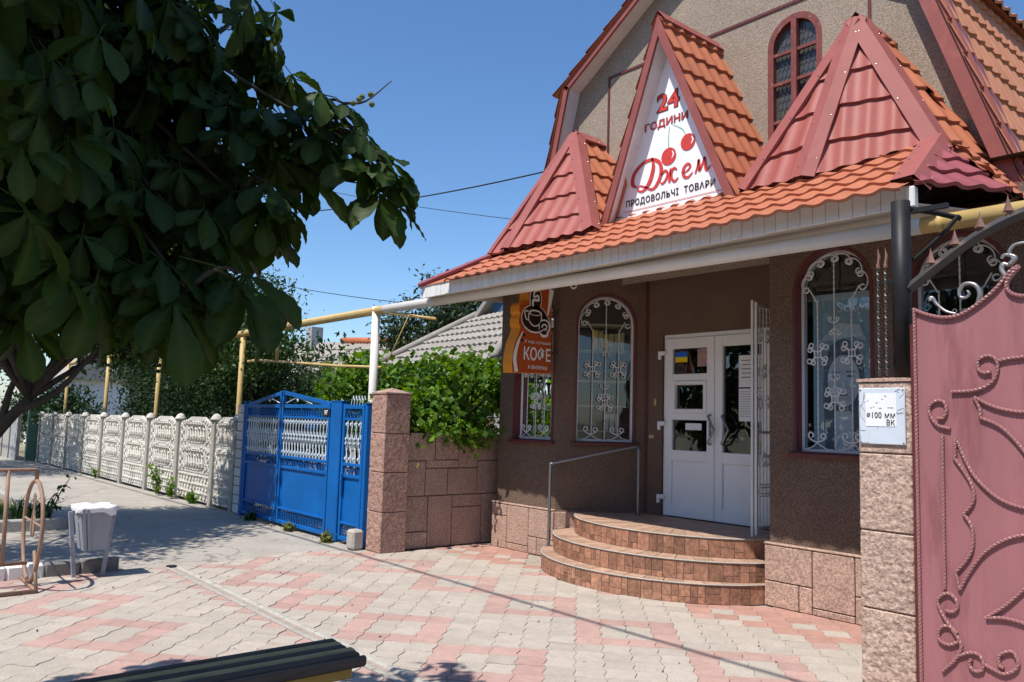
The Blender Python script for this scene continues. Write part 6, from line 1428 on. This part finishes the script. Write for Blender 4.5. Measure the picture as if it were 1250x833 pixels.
CH = [[-3.5,.54,2.94,.58],[-3.55,.97,3.1,.53],[-3.52,1.4,3.12,.3],[-3.34,.66,2.38,.53],[-3.4,1.03,2.57,.39],[-3.08,1.26,2.64,.22],[-3.04,.51,2.02,.33],[-3.06,.8,2.1,.31],[-2.88,.98,2.14,.17],[-2.89,1.36,2.7,.12],[-2.99,1.12,2.37,.15],[-2.74,.89,1.95,.15],[-2.91,.69,1.93,.12]]
SPR = [[-2.65,1.37,2.71],[-2.79,1.4,2.63],[-2.56,1.43,2.56],[-2.56,1.48,2.47],[-2.55,1.53,2.42],[-2.76,1.15,2.38],[-2.79,1.14,2.29],[-2.78,1.17,2.27],[-2.67,1.05,2.02],[-2.68,1.01,2.0],[-2.67,.82,1.9],[-2.73,.6,1.93],[-2.63,.39,2.1],[-2.85,.51,1.98],[-2.53,1.5,2.5],[-2.58,1.5,2.38],[-2.5,1.5,2.45],[-2.6,1.42,2.62],[-2.72,1.2,2.3],[-2.62,1.45,2.5],[-2.7,1.3,2.75],[-2.75,1.33,2.6]]
ct = thing('chestnut_tree', 'horse chestnut with big palmate leaves hanging into the upper left', 'tree', (-4.6,-.75,0))
mb = MB(); limb(mb, [(-4.6,-.75,-.05),(-4.6,-.72,1.0),(-4.5,-.6,2.2),(-4.3,-.35,3.3),(-4.1,-.2,4.2)], .17, .08, 10); mb.build('trunk', 'bark', ct, True)
mb = MB(); root = V(-4.2,-.2,3.5)
for l in CH:
    b = Vector(l[:3]); limb(mb, [root, root.lerp(b,.5)+V(-.1,0,.22), b], .022, .006, 6)
for s_ in SPR:
    b = Vector(s_); q = min(CH, key=lambda l: (Vector(l[:3])-b).length); limb(mb, [Vector(q[:3]), Vector(q[:3]).lerp(b,.5)+V(0,0,.05), b], .009, .004, 5)
limb(mb, [(-2.65,1.37,2.71),(-2.6,1.43,2.72),(-2.53,1.50,2.80)], .006, .002, 5)
mb.build('branch', 'bark', ct, True)
for k, (x, y, z) in enumerate(((-2.60,1.42,2.735),(-2.585,1.40,2.715),(-2.59,1.45,2.75),(-2.56,1.44,2.70),(-2.61,1.39,2.705))):
    mb = MB(); mb.lathe([(0,-.012),(.008,-.008),(.012,0),(.008,.008),(0,.012)], (x,y,z), 7); mb.build('conker', 'conker', ct)
def shadow_ok(p):
    t = p.z; g_ = V(p.x - .045*t, p.y + .556*t, 0); q = proj(g_)
    if q is None or q[0] < -40 or q[0] > 1290 or q[1] > 840: return True
    if q[1] < 795: return False
    if 110 < q[0] < 430: return True
    if q[0] >= 430 and q[0] < 600: return q[1] > 803
    return q[0] <= 110 and q[1] > 800
rgx = random.Random(77)
def leaf_mtx(p, out, sc_=1.0):
    az = math.atan2(out.y, out.x) + rgx.uniform(-.9,.9)
    return Matrix.Translation(p) @ Matrix.Rotation(az, 4, 'Z') @ Matrix.Rotation(R(rgx.uniform(5,60)), 4, 'Y') @ Matrix.Rotation(R(rgx.uniform(-25,25)), 4, 'X') @ Matrix.Scale(sc_*rgx.uniform(.6,1.15), 4)
cnt = 0
for s_ in SPR:
    for k in range(1):
        p = Vector(s_); inst('leaf', pl_me[rgx.randrange(8)], parent=ct, mtx=leaf_mtx(p, V(.6,.5,0), 1.25)); cnt += 1
tries = 0
wts = [l[3]**2 for l in CH]
while cnt < 290 and tries < 6000:
    tries += 1; l = rgx.choices(CH, wts)[0]; v = V(rgx.gauss(0,1), rgx.gauss(0,1), rgx.gauss(0,1)).normalized()*(rgx.random()**.4)*l[3]; p = Vector(l[:3]) + v
    if not shadow_ok(p): continue
    inst('leaf', pl_me[rgx.randrange(8)], parent=ct, mtx=leaf_mtx(p, (p - root))); cnt += 1
mb = MB(); tries = 0; c2 = 0; vacc = []
BIG = CH + [[-3.3,.2,3.2,.7],[-2.6,.0,3.3,.8],[-3.6,-.2,3.6,1.0],[-2.2,-.3,3.6,.9],[-3.1,.6,3.6,.6],[-3.9,.55,3.1,.5],[-3.9,1.0,3.3,.4],[-3.0,-.9,4.2,1.2],[-2.6,.3,2.6,.45],[-2.9,-.3,4.2,1.0],[-3.3,.2,4.0,.6],[-4.3,-.6,3.6,.9],[-3.0,.25,2.2,.35]]  # extra lobes added out of view to keep sun off the hanging leaves
wts = [l[3]**2 for l in BIG]
while c2 < 1700 and tries < 40000:
    tries += 1; l = rgx.choices(BIG, wts)[0]; v = V(rgx.gauss(0,1), rgx.gauss(0,1), rgx.gauss(0,1)).normalized()*(rgx.random()**.4)*l[3]; p = Vector(l[:3]) + v
    if p.length < 2.2 and p.y > -.5 and p.z < 3: continue
    q = proj(p)
    if q and 250 < q[0] < 1300 and -200 < q[1] < 900:
        if min((p-Vector(c[:3])).length - c[3] for c in CH) > .02: continue
    if not shadow_ok(p): continue
    me = pl_me[rgx.randrange(8)]; mt = leaf_mtx(p, p-root); vacc += VEIN[me.name]; mb.add([mt @ v_.co for v_ in me.vertices], [tuple(f.vertices) for f in me.polygons]); c2 += 1
o = mb.build('crown', 'lf_chest', ct, True, kind='stuff'); at_ = o.data.attributes.new('vein', 'FLOAT', 'POINT'); at_.data.foreach_set('value', vacc)

# ================================================================== ADDED TREES ACROSS THE STREET (unseen behind the camera; cut sky fill, darken the panes)
for i, (x, y, h) in enumerate(((-20,-12,6.5),(-14,-11.5,7.5),(-8,-12,7.0),(-2,-11.5,7.6),(4,-12,6.8),(10,-11.5,7.2))):
    tree('added_roadside_tree', ['far','next to far','third','fourth','fifth','sixth'][i] + ' of the unseen broad trees added across the street to cut sky fill', (x,y,0), [(x,y,-.05),(x+.1,y,1.4),(x+.1,y+.1,2.4)],
         [(x,y,h*.5,2.6,1.6,h*.28), (x+1.2,y+.5,h*.72,1.8,1.4,h*.2), (x-1.3,y+.3,h*.68,1.8,1.4,h*.2), (x+.2,y,h*.28,2.8,1.2,h*.14)], 2600, .42, 'lf_olive', 'unseen trees added across the street', tr=(.22,.14), clump=.5, seed=90+i, up=.3, aspect=.6)
